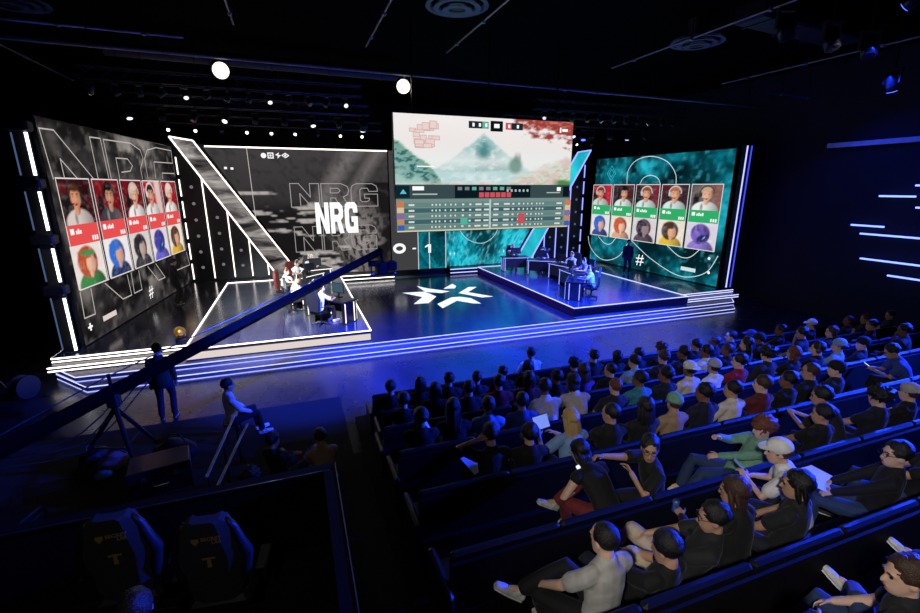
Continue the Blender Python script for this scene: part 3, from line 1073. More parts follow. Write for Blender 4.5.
a.rect(*q(.11, .565), *q(.2, .575), W_)
a.build('score_header', scr_c, stuff=True)
a = Art(pl_c, .02)
a.rect(*q(0, .29), *q(1, .415), em('#3c4f52', .85))
a.rect(*q(.0, .30), *q(.07, .405), em('#0f2b33', .8))
a.poly([q(.02, .335), q(.055, .335), q(.038, .375)], em('#5fc0d0', 1))
a.rect(*q(.085, .365), *q(.145, .40), W_).rect(*q(.085, .325), *q(.215, .337), em('#b8c4c4', .9))
a.rect(*q(.31, .295), *q(.75, .41), em('#0e1d26', .8))
for k in range(8):
    x = .445 + k * .02
    a.rect(*q(.325 + k * .04, .365), *q(.35 + k * .04, .395), T if k in (2, 5, 6) else em('#7f8c90', .8))
for k in range(6):
    a.rect(*q(.445 + k * .032, .30), *q(.472 + k * .032, .345), R_)
for k in range(6):
    a.rect(*q(.605 + k * .024, .35), *q(.616 + k * .024, .372), em('#b7c6c8', .9))
a.rect(*q(.915, .355), *q(.94, .392), W_).rect(*q(.85, .335), *q(.935, .345), em('#b8c4c4', .9)).rect(*q(.955, .30), *q(.995, .4), em('#0f1a20', .8))
a.build('team_bar', scr_c, stuff=True)
a = Art(pl_c, .02)
a.rect(*q(0, 0), *q(1, .29), em('#7d9a96', .85))
for r in range(5):
    a.rect(*q(.03, .018 + r * .05), *q(.965, .058 + r * .05), em('#456a6e' if r % 2 else '#6f8d89', .85))
a.rect(*q(.505, .01), *q(.515, .28), em('#bcd8d4', .9))
a.rect(*q(0, 0), *q(1, .012), em('#e2d6b0', .9))
for r in range(5):
    z = .03 + r * .05
    for x, w in ((.06, .03), (.18, .008), (.2, .008), (.22, .008), (.25, .008), (.28, .008), (.305, .008), (.345, .012), (.385, .012), (.42, .035), (.47, .03), (.525, .03), (.585, .035), (.635, .012), (.67, .012), (.70, .008), (.725, .008), (.75, .008), (.78, .008), (.80, .008), (.82, .008), (.91, .035)):
        a.rect(*q(x, z), *q(x + w, z + .016), em('#dfe9e6', .9))
a.rect(*q(.335, .055), *q(.375, .115), em('#4fb89e', .95)).rect(*q(.67, .05), *q(.71, .145), em('#d0505c', .95))
for x in (.0, .965):
    for r, c_ in enumerate(('#3c62b0', '#c88a64', '#8a6aa8', '#dcc49a', '#d87a4a')):
        a.rect(*q(x, .015 + r * .052), *q(x + .035, .062 + r * .052), em(c_, .95))
a.build('score_table', scr_c, stuff=True)

# ---- back wall: black panels with vertical LED lines, slanted LED bands, two screens, score column
mir = lambda u: 12.25 - u
wall_p = Plane((0, BACK), (1, BACK))
for side in (0, 1):
    X = (lambda u: u) if side == 0 else mir
    who = 'white' if side == 0 else 'blue'
    led = em('#fff2ec', 2.6) if side == 0 else em('#8a92ff', 2.0)
    bp = empty('backdrop_panel', (X(-3.0), BACK, Z2), 0, 'tall black backdrop panel with %s vertical light lines and grid of round dots' % who, 'backdrop')
    out = [(X(-5.2), Z2 + .01), (X(.0), Z2 + .01), (X(-3.6), 6.95), (X(-5.2), 6.95)]
    if side: out = out[::-1]
    slab(wall_p, out, -.32, -.22, 'panel', m_black, bp)
    for u, zt in ((-4.75, 6.4), (-3.84, 5.4), (-2.95, 3.95), (-2.15, 2.65), (-1.41, 1.4)):
        if u == -4.75:
            for k in range(6):
                strip(bp, (X(u), BACK + .19, .75 + k * .97), (X(u), BACK + .19, 1.5 + k * .97), led, .022, 'light_line')
        else:
            strip(bp, (X(u), BACK + .19, .75), (X(u), BACK + .19, zt), led, .022, 'light_line')
    dm = em('#9a9aa0', .5) if side == 0 else em('#6a7ad0', .5)
    for i, u in enumerate((-4.3, -3.4, -2.55, -1.8)):
        for k in range(8):
            z = 1.3 + k * .75 + (i % 2) * .1
            if z < 6.6 - (u + 4.9) * 1.72:
                MB().disc((X(u), BACK + .21, z), (0, -1, 0), .075, 12).build('dot', dm, bp)
    # slanted band
    sb = empty('slanted_light_band', (X(-1.0), BACK - .1, Z2), 0, 'slanted band with %s glowing edges leaning against the backdrop' % who, 'light band')
    o4 = [(-4.8, 7.18), (-3.9, 7.04), (.11, Z2 + .02), (-.93, Z2 + .02)]
    o4 = [(X(a_), b_) for a_, b_ in o4]
    slab(wall_p, o4 if side else o4[::-1], .14, .22, 'band_screen', em_noise('pale_grey_band', [(.34, '#1c1a1b'), (.46, '#5a5655'), (.56, '#a39c98'), (.66, '#d8d2ce')], .7, (.5, 1, 2.2), 7, .8, .85) if side == 0 else em_noise('cyan_band', [(.3, '#0796b0'), (.7, '#35e2f0')], .5, strength=.9), sb)
    for k in range(4):
        a_, b_ = o4[k], o4[(k + 1) % 4]
        if k != 2:
            strip(sb, (a_[0], BACK - .24, a_[1]), (b_[0], BACK - .24, b_[1]), led, .03, 'edge_light')
    # big screen
    u_in = 4.8 if side == 0 else 7.95
    sc = empty('led_screen', ((X(1.0) + u_in) / 2, BACK, Z2), 0,
               'wide grey LED wall with bold NRG lettering behind the stage' if side == 0 else 'teal patterned LED wall behind the stage beyond the hanging screen', 'screen')
    o5 = [(X(-3.56), 6.8), (u_in, 6.8), (u_in, Z2 + .02), (X(.18), Z2 + .02)]
    slab(wall_p, o5 if side else o5[::-1], 0, .03, 'display', m_satin, sc)
    q5 = [o5[3], o5[2], o5[1], o5[0]] if side == 0 else [o5[2], o5[3], o5[0], o5[1]]
    if side == 0:
        r_ = Raster(120, 84, '#333031', 4)
        n1_, n2_, n3_ = r_.noise(5, 4, 12, 5), r_.noise(7, 14, 18, 5), r_.noise(40, 28, 15, 3)
        r_.mix(np.clip((r_.z - .5) * 1.5, 0, .8), '#4b4748')
        r_.mix(np.clip(1 - np.abs((r_.x - .62) - (r_.z - .75) * .7) / .10, 0, 1) * (r_.z > .55) * .6, '#8e8886')
        r_.mix(np.clip(1 - np.abs((r_.x - .80) - (r_.z - .75) * .6) / .07, 0, 1) * (r_.z > .55) * .6, '#847e7c')
        r_.mix(np.clip((.62 - r_.z) * 9, 0, 1) * np.clip(1.2 - r_.x * 1.3, 0, 1) * .9, '#171516')
        r_.mix(np.clip((r_.noise(4, 26, 33, 3) - .42) * 6, 0, 1) * (r_.z < .68) * (r_.x < .62), '#b9b2ae')
        r_.mix(np.clip(1.15 - np.sqrt(((r_.x - .72) / .26) ** 2 + ((r_.z - .28) / .40) ** 2), 0, 1) * np.clip(n3_ * 1.3 + .75, 0, 1), '#a59d99')
        r_.mix(np.clip((r_.x - .88 + n2_ * .12) * 14, 0, 1) * (r_.z < .75), '#1c1a1b')
        r_.mix(np.clip(n3_ * .35, 0, .4), '#141213')
        r_.build('backdrop_picture', sc, q5, wall_p, .034, .9)
    else:
        r_ = Raster(110, 84, '#0b7f92', 4)
        n1_, n2_, n3_ = r_.noise(5, 4, 42, 5), r_.noise(9, 8, 48, 5), r_.noise(44, 34, 45, 3)
        r_.mix(np.clip(n1_ * 1.8, 0, 1), '#20c8de').mix(np.clip(-n1_ * 1.8 - .2, 0, .9), '#03313b')
        r_.mix(np.clip(1.2 - np.sqrt(((r_.x - .42) / .12) ** 2 + ((r_.z - .36) / .10) ** 2), 0, 1), '#022028')
        r_.mix(np.clip(n3_ * .8, 0, .6), '#04404c').mix(np.clip(-n3_ * .5 - .1, 0, .5), '#7ff0fa')
        r_.build('backdrop_picture', sc, q5, wall_p, .034, .95)
    strip(sc, (X(-3.5), BACK - .05, 6.83), (u_in, BACK - .05, 6.83), led, .03, 'edge_light')
    a = Art(wall_p, .04)
    if side == 0:
        bb = lambda x, y: (on_v(x, y, BACK - .04).x, on_v(x, y, BACK - .04).z)
        u0, z1_ = bb(289.5, 183.5); u1, z0_ = bb(378, 206)
        word(a, u0, u1, z0_, z1_, em('#b9b4b2', .8), .035)
        u0, z1_ = bb(294, 227); u1, z0_ = bb(377, 248.5)
        word(a, u0, u1, z0_, z1_, em('#b9b4b2', .7), .035)
        a.build('letter_outline', sc, True)
        a = Art(wall_p, .07)
        u0, z1_ = bb(314.5, 202.5); u1, z0_ = bb(358.5, 232.5)
        word(a, u0, u1, z0_, z1_, em('#ffffff', 1.1), None, .1)
        a.build('letter', sc, True)
        a = Art(wall_p, .04)
        for k, x in enumerate((263.5, 270.5, 278, 285.3)):
            u, z = bb(x, 155.5)
            if k == 0: a.ell(u, z, .12, .12, g_white)
            elif k == 1: a.line([(u - .11, z - .11), (u + .11, z - .11), (u + .11, z + .11), (u - .11, z + .11)], .05, g_white, True).ell(u, z, .05, .05, g_white)
            elif k == 2: a.poly([(u - .13, z + .02), (u + .05, z + .14), (u + .02, z + .02), (u + .14, z + .02), (u - .04, z - .14), (u - .01, z - .01)], g_white)
            else: a.line([(u - .15, z), (u, z + .1), (u + .15, z), (u, z - .1)], .04, g_white, True).ell(u, z, .05, .05, g_white)
        a.line([bb(246.5, 148.5), bb(256, 220)], .03, em('#d8d2ce', .8))
        for x, y in ((225.5, 168), (232, 168.5)):
            u, z = bb(x, y)
            a.rect(u - .06, z - .05, u + .06, z + .05, g_white)
        a.build('screen_mark', sc, stuff=True)
    else:
        pts = [(7.98 + .3, 5.2), (9, 4.2), (10, 3.1), (10.6, 3.4), (11.5, 2.2)]
        a.line(smooth_curve([(8.6, 3.0), (9.2, 2.2), (10.2, 1.9), (11.0, 2.4), (11.2, 3.2)]), .04, em('#bfeaf2', .8))
        a.line(smooth_curve([(9.5, 3.2), (9.9, 2.7), (10.4, 2.8), (10.5, 3.2)]), .035, em('#bfeaf2', .8))
        for u in (8.2, 8.45, 11.55, 11.8):
            a.rect(u - .05, 1.35, u + .05, 1.41, em('#c9f2f8', .9)).rect(u - .02, 1.28, u + .02, 1.48, em('#c9f2f8', .9))
        a.build('screen_mark', sc, stuff=True)

# score column between the two screens
sp = Plane((0, BACK - .1), (1, BACK - .1))
scol = empty('score_column', (AX + .45, BACK - .05, Z1), 0, 'half grey half teal column showing the score 0 - 1 on the stage back', 'scoreboard')
slab(sp, rectpts(4.83, Z1 + .01, 7.92, 6.9), -.1, 0, 'column', m_satin, scol)
slab(sp, rectpts(4.85, .62, 6.3, 6.85), 0, .02, 'grey_panel', em('#4a494c', .75), scol)
slab(sp, rectpts(6.32, .62, 7.9, 6.85), 0, .02, 'teal_panel', g_teal, scol)
for u in (6.31, 6.95, 7.9):
    strip(scol, (u, BACK - .14, .62), (u, BACK - .14, 6.8), em('#d8d8dc', 1.0), .016)
for ch, x in (('0', 399.5), ('-', 414.3), ('1', 428.6)):
    p = on_v(x, 248.5, BACK - .14)
    if ch == '0':
        a = Art(sp, .04)
        N = 24
        oc = [(p.x + .27 * math.cos(t), p.z + .2 * math.sin(t)) for t in np.linspace(0, 2 * math.pi, N, endpoint=False)]
        a.line(oc, .15, g_white, True)
        a.build('score_digit', scol)
    elif ch == '-':
        a = Art(sp, .04)
        a.rect(p.x - .1, p.z - .04, p.x + .1, p.z + .04, g_white)
        a.build('score_dash', scol)
    else:
        a = Art(sp, .04)
        a.poly([(p.x - .02, p.z - .24), (p.x + .14, p.z - .24), (p.x + .14, p.z + .24), (p.x - .02, p.z + .24), (p.x - .2, p.z + .14), (p.x - .2, p.z + .05), (p.x - .02, p.z + .12)], g_white)
        a.build('score_digit', scol)

# ---- light towers at the outer ends of the side screens
TOWER_Z = ((.70, 2.17), (2.62, 3.50), (3.97, 4.94), (5.33, 6.34))
TZ = lambda i: (TOWER_Z[i][1] + TOWER_Z[i + 1][0]) / 2
tw = empty('light_tower', (-6.05, 14.6, Z2), 0, 'upright truss with four white light tubes and black brackets beside the grey portrait wall', 'light tower')
for z0, z1_ in TOWER_Z:
    MB().tube([(-5.95, 14.6, z0), (-5.95, 14.6, z1_)], .036, 8).build('light_tube', em('#f6f8ff', 3.5), tw)
    MB().tube([(-6.3, 14.75, z0), (-6.3, 14.75, z1_)], .02, 6).build('side_tube', em('#6f90c8', .35), tw)
MB().box((-6.12, 14.78, 3.65), (.3, .12, 6.0)).build('column', m_black, tw)
for z in (TZ(0), TZ(1), TZ(2), 6.5):
    MB().bbox((-6.1, 14.66, z), (.5, .36, .26), .04).build('bracket', m_metal, tw)
tw = empty('light_tower', (18.0, 14.4, Z2), 0, 'upright black column with two thin blue light lines beside the teal portrait wall', 'light tower')
MB().box((18.0, 14.5, 3.7), (.36, .2, 6.1)).build('column', m_black, tw)
for u in (17.86, 18.1):
    strip(tw, (u, 14.38, .72), (u, 14.38, 6.7), em('#aab0ff', 1.8) if u < 18 else em('#3a44e0', 1.6), .018, 'light_line')

# ---- light tubes on the right hand wall
TUBE_LABELS = ['blue wall light tube standing alone above the crossing pair, level with the gap between bars', 'short blue wall light tube just above the long middle tube', 'long blue wall light tube directly under the short one', 'long blue wall light tube second from the bottom on the side wall', 'lowest blue wall light tube on the dark side wall', 'topmost blue wall light tube on the dark side wall', 'blue wall light tube third from the top on the side wall']
TUBE_LABELS[0] = 'blue wall light tube second from the top on the side wall'
for ti, (x0, y0, x1, y1) in enumerate(((880, 195.9, 916.5, 196.7), (851.9, 224.5, 884.8, 227.2), (860.9, 233.1, 926, 239.2), (860.9, 258.2, 926, 266.4), (888.3, 274.6, 930, 282.4), (916.5, 185.3, 940, 185.4), (916.5, 207.6, 945, 208.5))):
    pts = []
    for x, y in ((x0, y0), (x1, y1)):
        r = ray(x, y)
        pts.append(Vector((0, 0, CAM_H)) + r * (19.5 / r.x))
    z = (pts[0].z + pts[1].z) / 2
    t = empty('wall_light_tube', (19.5, (pts[0].y + pts[1].y) / 2, z), 0, TUBE_LABELS[ti], 'light tube', 'blue light tubes on the side wall')
    MB().tube([(19.46, pts[0].y, z), (19.46, pts[1].y, z)], .03, 8).build('tube', em('#5a6cff', 5.0), t)
    MB().box((19.55, (pts[0].y + pts[1].y) / 2, z), (.1, abs(pts[0].y - pts[1].y), .05)).build('channel', m_metal, t)


# ================================================================== stands: risers and benches
ROW = {  # back of bench (v), floor of the row
    'W': (8.30, .12), 'X': (7.25, .30), 'Y': (6.20, .58), 'Z': (5.15, .80), 'A': (4.10, .95), 'B': (3.05, 1.09), 'C': (2.00, 1.24), 'D': (.95, 1.39)}
ROW_NAME = {'W': 'first', 'X': 'second', 'Y': 'third', 'Z': 'fourth', 'A': 'fifth', 'B': 'sixth', 'C': 'seventh', 'D': 'eighth'}
ROW_END = 17.0
pitch = 1.05
seat_me = MB().bbox((0, 0, 0), (1.074, .46, .13), .03).mesh('seat_cushion')
back_me = MB().bbox((0, 0, 0), (1.076, .075, .52), .025).mesh('back_cushion')
for me_ in (seat_me, back_me):
    me_.materials.append(m_pad)
for k, (v, fz) in ROW.items():
    u0, u1 = (1.0, ROW_END) if k not in 'WX' else (1.15, ROW_END)
    v_front = v + .92 if k != 'W' else v + 1.0
    struct('seating_riser', MB().box(((u0 + u1) / 2 - .1, (v - .13 + v_front) / 2 - .005, fz / 2 - .002), (u1 - u0 + .3, v_front - v + .12, fz - .004)), m_wood)
    b = empty('padded_bench', (u0, v, fz), 0, 'long black padded bench of the %s seating row behind the stage floor' % ROW_NAME[k], 'bench', 'benches of the stands')
    MB().box(((u0 + u1) / 2, v + .06, fz + .2), (u1 - u0, .5, .36)).build('base', m_wood, b)
    MB().box(((u0 + u1) / 2, v - .1, fz + .44), (u1 - u0, .04, .86)).build('back_board', m_wood, b)
    MB().bbox((u0 - .04, v + .1, fz + .33), (.07, .62, .64), .03).build('end_panel', m_satin, b)
    n = int((u1 - u0) / 1.08)
    for i in range(n):
        for me_, nm, y, z in ((seat_me, 'seat_cushion', v + .19, fz + .405), (back_me, 'back_cushion', v - .035, fz + .69)):
            o = bpy.data.objects.new(nm, me_)
            o.location = (u0 + .54 + i * 1.08 - u0, y - v, z - fz)
            if nm == 'back_cushion':
                o.rotation_euler = (math.radians(3), 0, 0)
            o.parent = b
            col.objects.link(o)
# aisle steps beside the stands
for i, (k, (v, fz)) in enumerate(ROW.items()):
    if k not in 'WX':
        struct('aisle_step', MB().box((.5, v + .42, fz / 2 - .01), (.76, 1.04, max(.05, fz - .02))), m_carpet)

# ================================================================== booth with gaming chairs
BZ = 1.15
struct('booth_floor', MB().box((-2.4, 1.6, BZ - .1), (5.1, 5.8, .2)), m_carpet)
struct('booth_base', MB().box((-2.4, 1.6, (BZ - .2) / 2), (5.0, 5.7, BZ - .2)), m_wood)
bw = struct('wall_booth', MB().box((-2.4, 4.56, 1.6), (5.16, .1, .9)), m_wood)
MB().box((.13, 2.0, 1.6), (.1, 5.1, .9)).build('side_panel', m_wood, bw)
MB().box((-2.4, 4.56, 2.065), (5.2, .13, .03)).build('top_rail', m_wood, bw)
MB().box((.13, 1.98, 2.065), (.13, 5.1, .03)).build('top_rail', m_wood, bw)
strip(bw, (-5.0, 4.495, 2.083), (.13, 4.495, 2.083), m_steel, .004, 'edge_trim')
strip(bw, (.195, -.5, 2.083), (.195, 4.6, 2.083), m_steel, .005, 'edge_trim')
# short posts of the handrail between booth and crew area
gold = pm('gold_print', '#c9a550', .4, .3, nscale=20, namt=.1)
m_chair = pm('chair_fabric', '#312e2d', .9, nscale=40, namt=.15, bump=.1)
m_chair2 = pm('chair_side', '#191a1e', .5, nscale=30, namt=.2)


def gaming_chair(loc, rz, label):
    r = empty('gaming_chair', loc, rz, label, 'chair', None)
    # local frame: x right, y forward (seat points to +y), the back is seen from behind
    prof = [(.17, .50, .16), (.205, .62, .17), (.22, .78, .18), (.245, .90, .19), (.24, 1.00, .20), (.205, 1.10, .21), (.185, 1.22, .215), (.155, 1.31, .22), (.11, 1.335, .22)]
    n = len(prof)

    def shell(y_off, t, sc, nm, mat, top=n, parent=r):
        vs, fs = [], []
        for (hw, z, yb) in prof[:top]:
            y = -yb + y_off
            w = hw * sc
            vs += [(-w, y + .03, z), (-w * .55, y, z), (w * .55, y, z), (w, y + .03, z), (w, y + .03 + t, z), (w * .55, y + t, z), (-w * .55, y + t, z), (-w, y + .03 + t, z)]
        for i in range(top - 1):
            for j in range(8):
                fs.append((i * 8 + j, i * 8 + (j + 1) % 8, (i + 1) * 8 + (j + 1) % 8, (i + 1) * 8 + j))
        fs += [tuple(range(7, -1, -1)), tuple(range((top - 1) * 8, top * 8))]
        return MB().add(vs, fs).build(nm, mat, parent, local=True)
    bk = shell(0, .10, 1.0, 'backrest', m_chair)
    shell(.06, .08, .98, 'back_cushion', m_chair2, 6)
    for sx in (-1, 1):
        MB().tube([(sx * .20, -.10, .58), (sx * .24, -.12, .78), (sx * .265, -.12, .94), (sx * .23, -.14, 1.08), (sx * .20, -.15, 1.22), (sx * .16, -.16, 1.31)], [.035, .05, .055, .045, .035, .025], 8).build('side_bolster', m_chair2, r, True, True)
    MB().bbox((0, .1, .46), (.52, .54, .12), .04).build('seat', m_chair2, r, False, True)
    for sx in (-1, 1):
        MB().bbox((sx * .33, .08, .68), (.1, .28, .035), .012).build('armrest', m_black, r, False, True)
        MB().box((sx * .33, .08, .56), (.04, .06, .22)).build('arm_post', m_black, r, False, True)
    MB().tube([(0, .08, .08), (0, .08, .42)], .03, 8).build('gas_lift', m_metal, r, False, True)
    for k in range(5):
        a_ = 2 * math.pi * k / 5
        MB().tube([(0, .08, .1), (.30 * math.cos(a_), .08 + .30 * math.sin(a_), .07)], [.03, .022], 6).build('base_leg', m_black, r, False, True)
        MB().ball((.30 * math.cos(a_), .08 + .30 * math.sin(a_), .032), .03, 8, 6).build('castor', m_black, r, False, True)
    # gold prints on the back of the backrest
    T = Matrix(((1, 0, 0, 0), (0, 0, -1, 0), (0, 1, 0, 0), (0, 0, 0, 1)))
    text_mesh('print_line', 'SECRET', .045, gold, Matrix.Translation((.045, -.221, 1.185)) @ T, bk, 'CENTER', .001, None, .001)
    text_mesh('print_line', 'LAB', .04, gold, Matrix.Translation((.08, -.219, 1.148)) @ T, bk, 'CENTER', .001, None, .001)
    MB().add([(-.1, -.221, 1.2), (-.045, -.221, 1.2), (-.045, -.221, 1.17), (-.072, -.221, 1.135), (-.1, -.221, 1.17)], [(0, 4, 3, 2, 1)]).build('print_shield', gold, bk, False, True)
    MB().add([(-.05, -.206, 1.0), (.05, -.206, 1.0), (.05, -.206, .98), (.014, -.206, .978), (.018, -.203, .90), (-.018, -.203, .90), (-.014, -.206, .978), (-.05, -.206, .98)], [(0, 7, 2, 1), (3, 6, 5, 4)]).build('print_letter', gold, bk, False, True)
    return r


gaming_chair((-1.60, 4.02, BZ), math.radians(-4), 'black gaming chair with gold prints beside the booth rail, its back turned')
gaming_chair((-.86, 3.72, BZ), math.radians(-8), 'black gaming chair with gold prints nearer the booth corner, its back turned')

# ================================================================== ceiling rig
m_pipe = pm('grey_pipe', '#8a8d94', .45, .5, nscale=5, namt=.2)


def pipe(name, pts, r, label, cat='pipe', group=None, mat=m_pipe, clamps=0):
    o = empty(name, pts[0], 0, label, cat, group)
    MB().tube(pts, r, 8).build('tube', mat, o)
    a_, b_ = Vector(pts[0]), Vector(pts[-1])
    n = max(2, clamps)
    for k in range(n):
        p = a_.lerp(b_, (k + .5) / n)
        MB().tube([p, (p.x, p.y, ZC - .002)], .012, 5).build('hanger_rod', m_metal, o)
        MB().bbox(p, (.1, .1, .1), .02).build('clamp', m_steel, o)
    return o


pipe('lighting_batten', [(-12, 13.95, 8.3), (19.2, 14.9, 8.3)], .05, 'long grey lighting pipe across the room above the hanging screen', 'pipe', None, m_pipe, 14)
pipe('lighting_batten', [(-7.5, 14.6, 8.8), (-2.28, 14.75, 8.8)], .028, 'thin pale conduit above the long lighting pipe, on the grey wall side', 'pipe', None, pm('pale_conduit', '#a9b9ea', .4, .0, nscale=4), 3)
pipe('lighting_batten', [(6.7, 16.45, 8.75), (12.7, 16.9, 8.75)], .03, 'thin blue conduit just above the hanging screen', 'pipe', None, pm('blue_conduit', '#4a66e0', .4, .0, nscale=4), 4)
pipe('lighting_batten', [(16.2, 12.6, 8.3), (19.4, 12.9, 8.3)], .03, 'thin blue conduit near the side wall with light tubes', 'pipe', None, pm('blue_conduit2', '#2c3cc0', .4, .3, nscale=4), 2)
for u, va, vb, lb in ((-.95, 7.0, 13.4, 'over the crew area'), (2.33, 7.0, 14.1, 'running to the front spotlight'), (4.64, 6.5, 13.9, 'running to the middle of the hanging screen'), (10.33, 5.0, 13.7, 'with bright clamps on the audience side'), (15.8, 6.0, 14.2, 'nearest the side wall'), (-7.2, 13.0, 22.0, 'above the grey portrait wall')):
    pipe('ceiling_conduit', [(u, va, 8.85), (u, vb, 8.85)], .022, 'thin grey ceiling conduit %s' % lb, 'pipe', None, m_pipe, 4)


def truss(a_, b_, label):
    a_, b_ = Vector(a_), Vector(b_)
    o = empty('lighting_truss', a_, 0, label, 'truss')
    d = (b_ - a_).normalized()
    s = d.cross(Vector((0, 0, 1))).normalized() * .17
    up = Vector((0, 0, .17))
    ch = [s + up, -s + up, -s - up, s - up]
    for c_ in ch:
        MB().tube([a_ + c_, b_ + c_], .025, 6).build('chord', m_metal, o)
    n = int((b_ - a_).length / .5)
    mb = MB()
    for i in range(n):
        p0, p1 = a_.lerp(b_, i / n), a_.lerp(b_, (i + 1) / n)
        for k in range(4):
            mb.tube([p0 + ch[k], p1 + ch[(k + 1) % 4]], .01, 4, False)
    mb.build('lacing', m_metal, o)['kind'] = 'stuff'
    for k in range(4):
        p = a_.lerp(b_, (k + .5) / 4)
        MB().tube([p + up, (p.x, p.y, ZC - .002)], .012, 5).build('hanger_rod', m_metal, o)
    return o


truss((-5.5, 19.6, 8.0), (3.2, 19.6, 8.0), 'black box truss over the grey side of the stage')
truss((9.2, 19.6, 8.0), (17.5, 19.6, 8.0), 'black box truss over the teal side of the stage')
truss((-6.0, 6.5, 9.2), (16.0, 6.5, 9.2), 'long black box truss over the stands facing the stage')
truss((-5.0, -2.5, 8.4), (12.0, -2.5, 8.4), 'black box truss behind the stands')
truss((-5.5, 17.2, 8.25), (2.6, 17.2, 8.25), 'black box truss above the white lit platform')
truss((9.4, 17.2, 8.25), (17.0, 17.2, 8.25), 'black box truss above the blue lit platform')
truss((-5.5, 23.3, 7.85), (4.4, 23.3, 7.85), 'black box truss against the backdrop over the bold lettering')
truss((8.8, 23.3, 7.85), (17.3, 23.3, 7.85), 'black box truss against the teal backdrop')


def fixture_meshes():
    d = {}
    d['yoke'] = MB().box((-.15, 0, -.16), (.03, .07, .3)).box((.15, 0, -.16), (.03, .07, .3)).box((0, 0, -.02), (.33, .1, .05)).mesh('yoke')
    d['body'] = MB().tube([(0, -.2, 0), (0, -.16, 0), (0, .05, 0), (0, .2, 0)], [.07, .11, .12, .125], 12).mesh('body', None, True)
    d['lens'] = MB().tube([(0, .2, 0), (0, .215, 0)], [.105, .1], 14).mesh('lens')
    d['clamp'] = MB().tube([(0, 0, 0), (0, 0, .12)], .025, 6).mesh('clamp')
    return d


FX = fixture_meshes()


def stage_light(loc, target, label, lens_mat, group=None, scale=1.):
    r = empty('stage_light', loc, 0, label, 'stage light', group)
    v = Vector(target) - Vector(loc)
    rz = math.atan2(v.y, v.x) - math.pi / 2
    tilt = math.atan2(v.z, math.hypot(v.x, v.y))
    r.rotation_euler = (0, 0, rz)
    r.scale = (scale,) * 3
    link_mesh('clamp', FX['clamp'], r, m_metal)
    link_mesh('yoke', FX['yoke'], r, m_black)
    b = link_mesh('body', FX['body'], r, m_satin)
    b.location = (0, 0, -.28)
    b.rotation_euler = (tilt, 0, 0)
    link_mesh('lens', FX['lens'], b, lens_mat)
    return r


for me_ in FX.values():
    me_.materials.append(m_black)
m_fix = pm('silver_grey_shell', '#4a4e57', .35, .5, nscale=8)
lens_w, lens_b, lens_d = em('#f2f4ff', 6.), em('#4a5cff', 4.), pm('dark_lens', '#30343c', .1, .2, nscale=10)
rr = random.Random(11)
fixtures = []
for i, (l, t, c_, w, a_) in enumerate(SPOTS):  # the two added fill lamps get a housing here as well
    lens = lens_b if c_ in (BLUE, DEEP) else lens_w
    if l[1] in (6.5, 19.6, -2.5):
        zt = {6.5: 9.2, 19.6: 8.0, -2.5: 8.4}[l[1]] - .32
        stage_light((l[0] + .34, l[1] - .17, zt + .01), t, 'black stage light on the %s truss, aimed at the %s' % ({6.5: 'stands', 19.6: 'mid stage', -2.5: 'rear'}[l[1]], 'floor' if t[2] == 0 else 'grey stage side' if l[0] < 5 else 'teal stage side' if t[1] > 6 else 'benches'), lens, 'working stage lights')
# rows of back lights over the backdrop: small bright lenses that face the stands
for i in range(9):
    u = -4.6 + i * 1.0
    stage_light((u, 23.13, 7.585), (u + rr.uniform(-1, 3), 10, 1.0), 'small black stage light with %s lens over the bold lettering wall' % ('bright' if i % 4 != 2 else 'dark'), em('#fff6ec', 4.) if i % 4 != 2 else lens_d, 'back lights over the lettering wall', .62)
for i in range(8):
    u = 9.4 + i * 1.0
    stage_light((u, 23.13, 7.585), (u - rr.uniform(-1, 3), 10, 1.0), 'small black stage light with %s lens over the teal backdrop' % ('dark' if i % 3 else 'bright'), em('#e4ecff', 4.) if i % 3 == 0 else lens_d, 'back lights over the teal wall', .62)
for i in range(9):
    u = -5.0 + i * 1.0
    stage_light((u, 19.43, 7.71), (u + rr.uniform(-2, 2), 14 + rr.uniform(-2, 6), .6), 'black stage light with %s lens on the truss over the grey stage side' % ('dark' if i % 3 else 'glowing'), lens_d if i % 3 else em('#f4f2ff', 2.), 'mid lights over the grey side', .85)
for i in range(8):
    u = 9.6 + i * 1.05
    stage_light((u, 19.43, 7.71), (u + rr.uniform(-2, 2), 14 + rr.uniform(-2, 6), .6), 'black stage light with %s lens on the truss over the teal stage side' % ('dark' if i % 3 else 'glowing'), lens_d if i % 3 else em('#b8c4ff', 2.), 'mid lights over the teal side', .85)
for i in range(13):
    u = -5.2 + i * .6
    stage_light((u, 17.03, 7.985), (u + rr.uniform(-4, 4), 17 + rr.uniform(-6, 4), rr.uniform(.5, 5)), 'silver grey stage light with %s lens above the white lit platform' % ('dark' if i % 4 else 'glowing'), lens_d if i % 4 else em('#f4f2ff', 1.3), 'lights above the white lit platform', .68).children[2].material_slots[0].material = m_fix
for i in range(11):
    u = 9.8 + i * .66
    stage_light((u, 17.03, 7.985), (u + rr.uniform(-4, 4), 17 + rr.uniform(-6, 4), rr.uniform(.5, 5)), 'silver grey stage light with %s lens above the blue lit platform' % ('dark' if i % 4 else 'glowing'), lens_d if i % 4 else em('#c4d0ff', 1.3), 'lights above the blue lit platform', .68).children[2].material_slots[0].material = m_fix
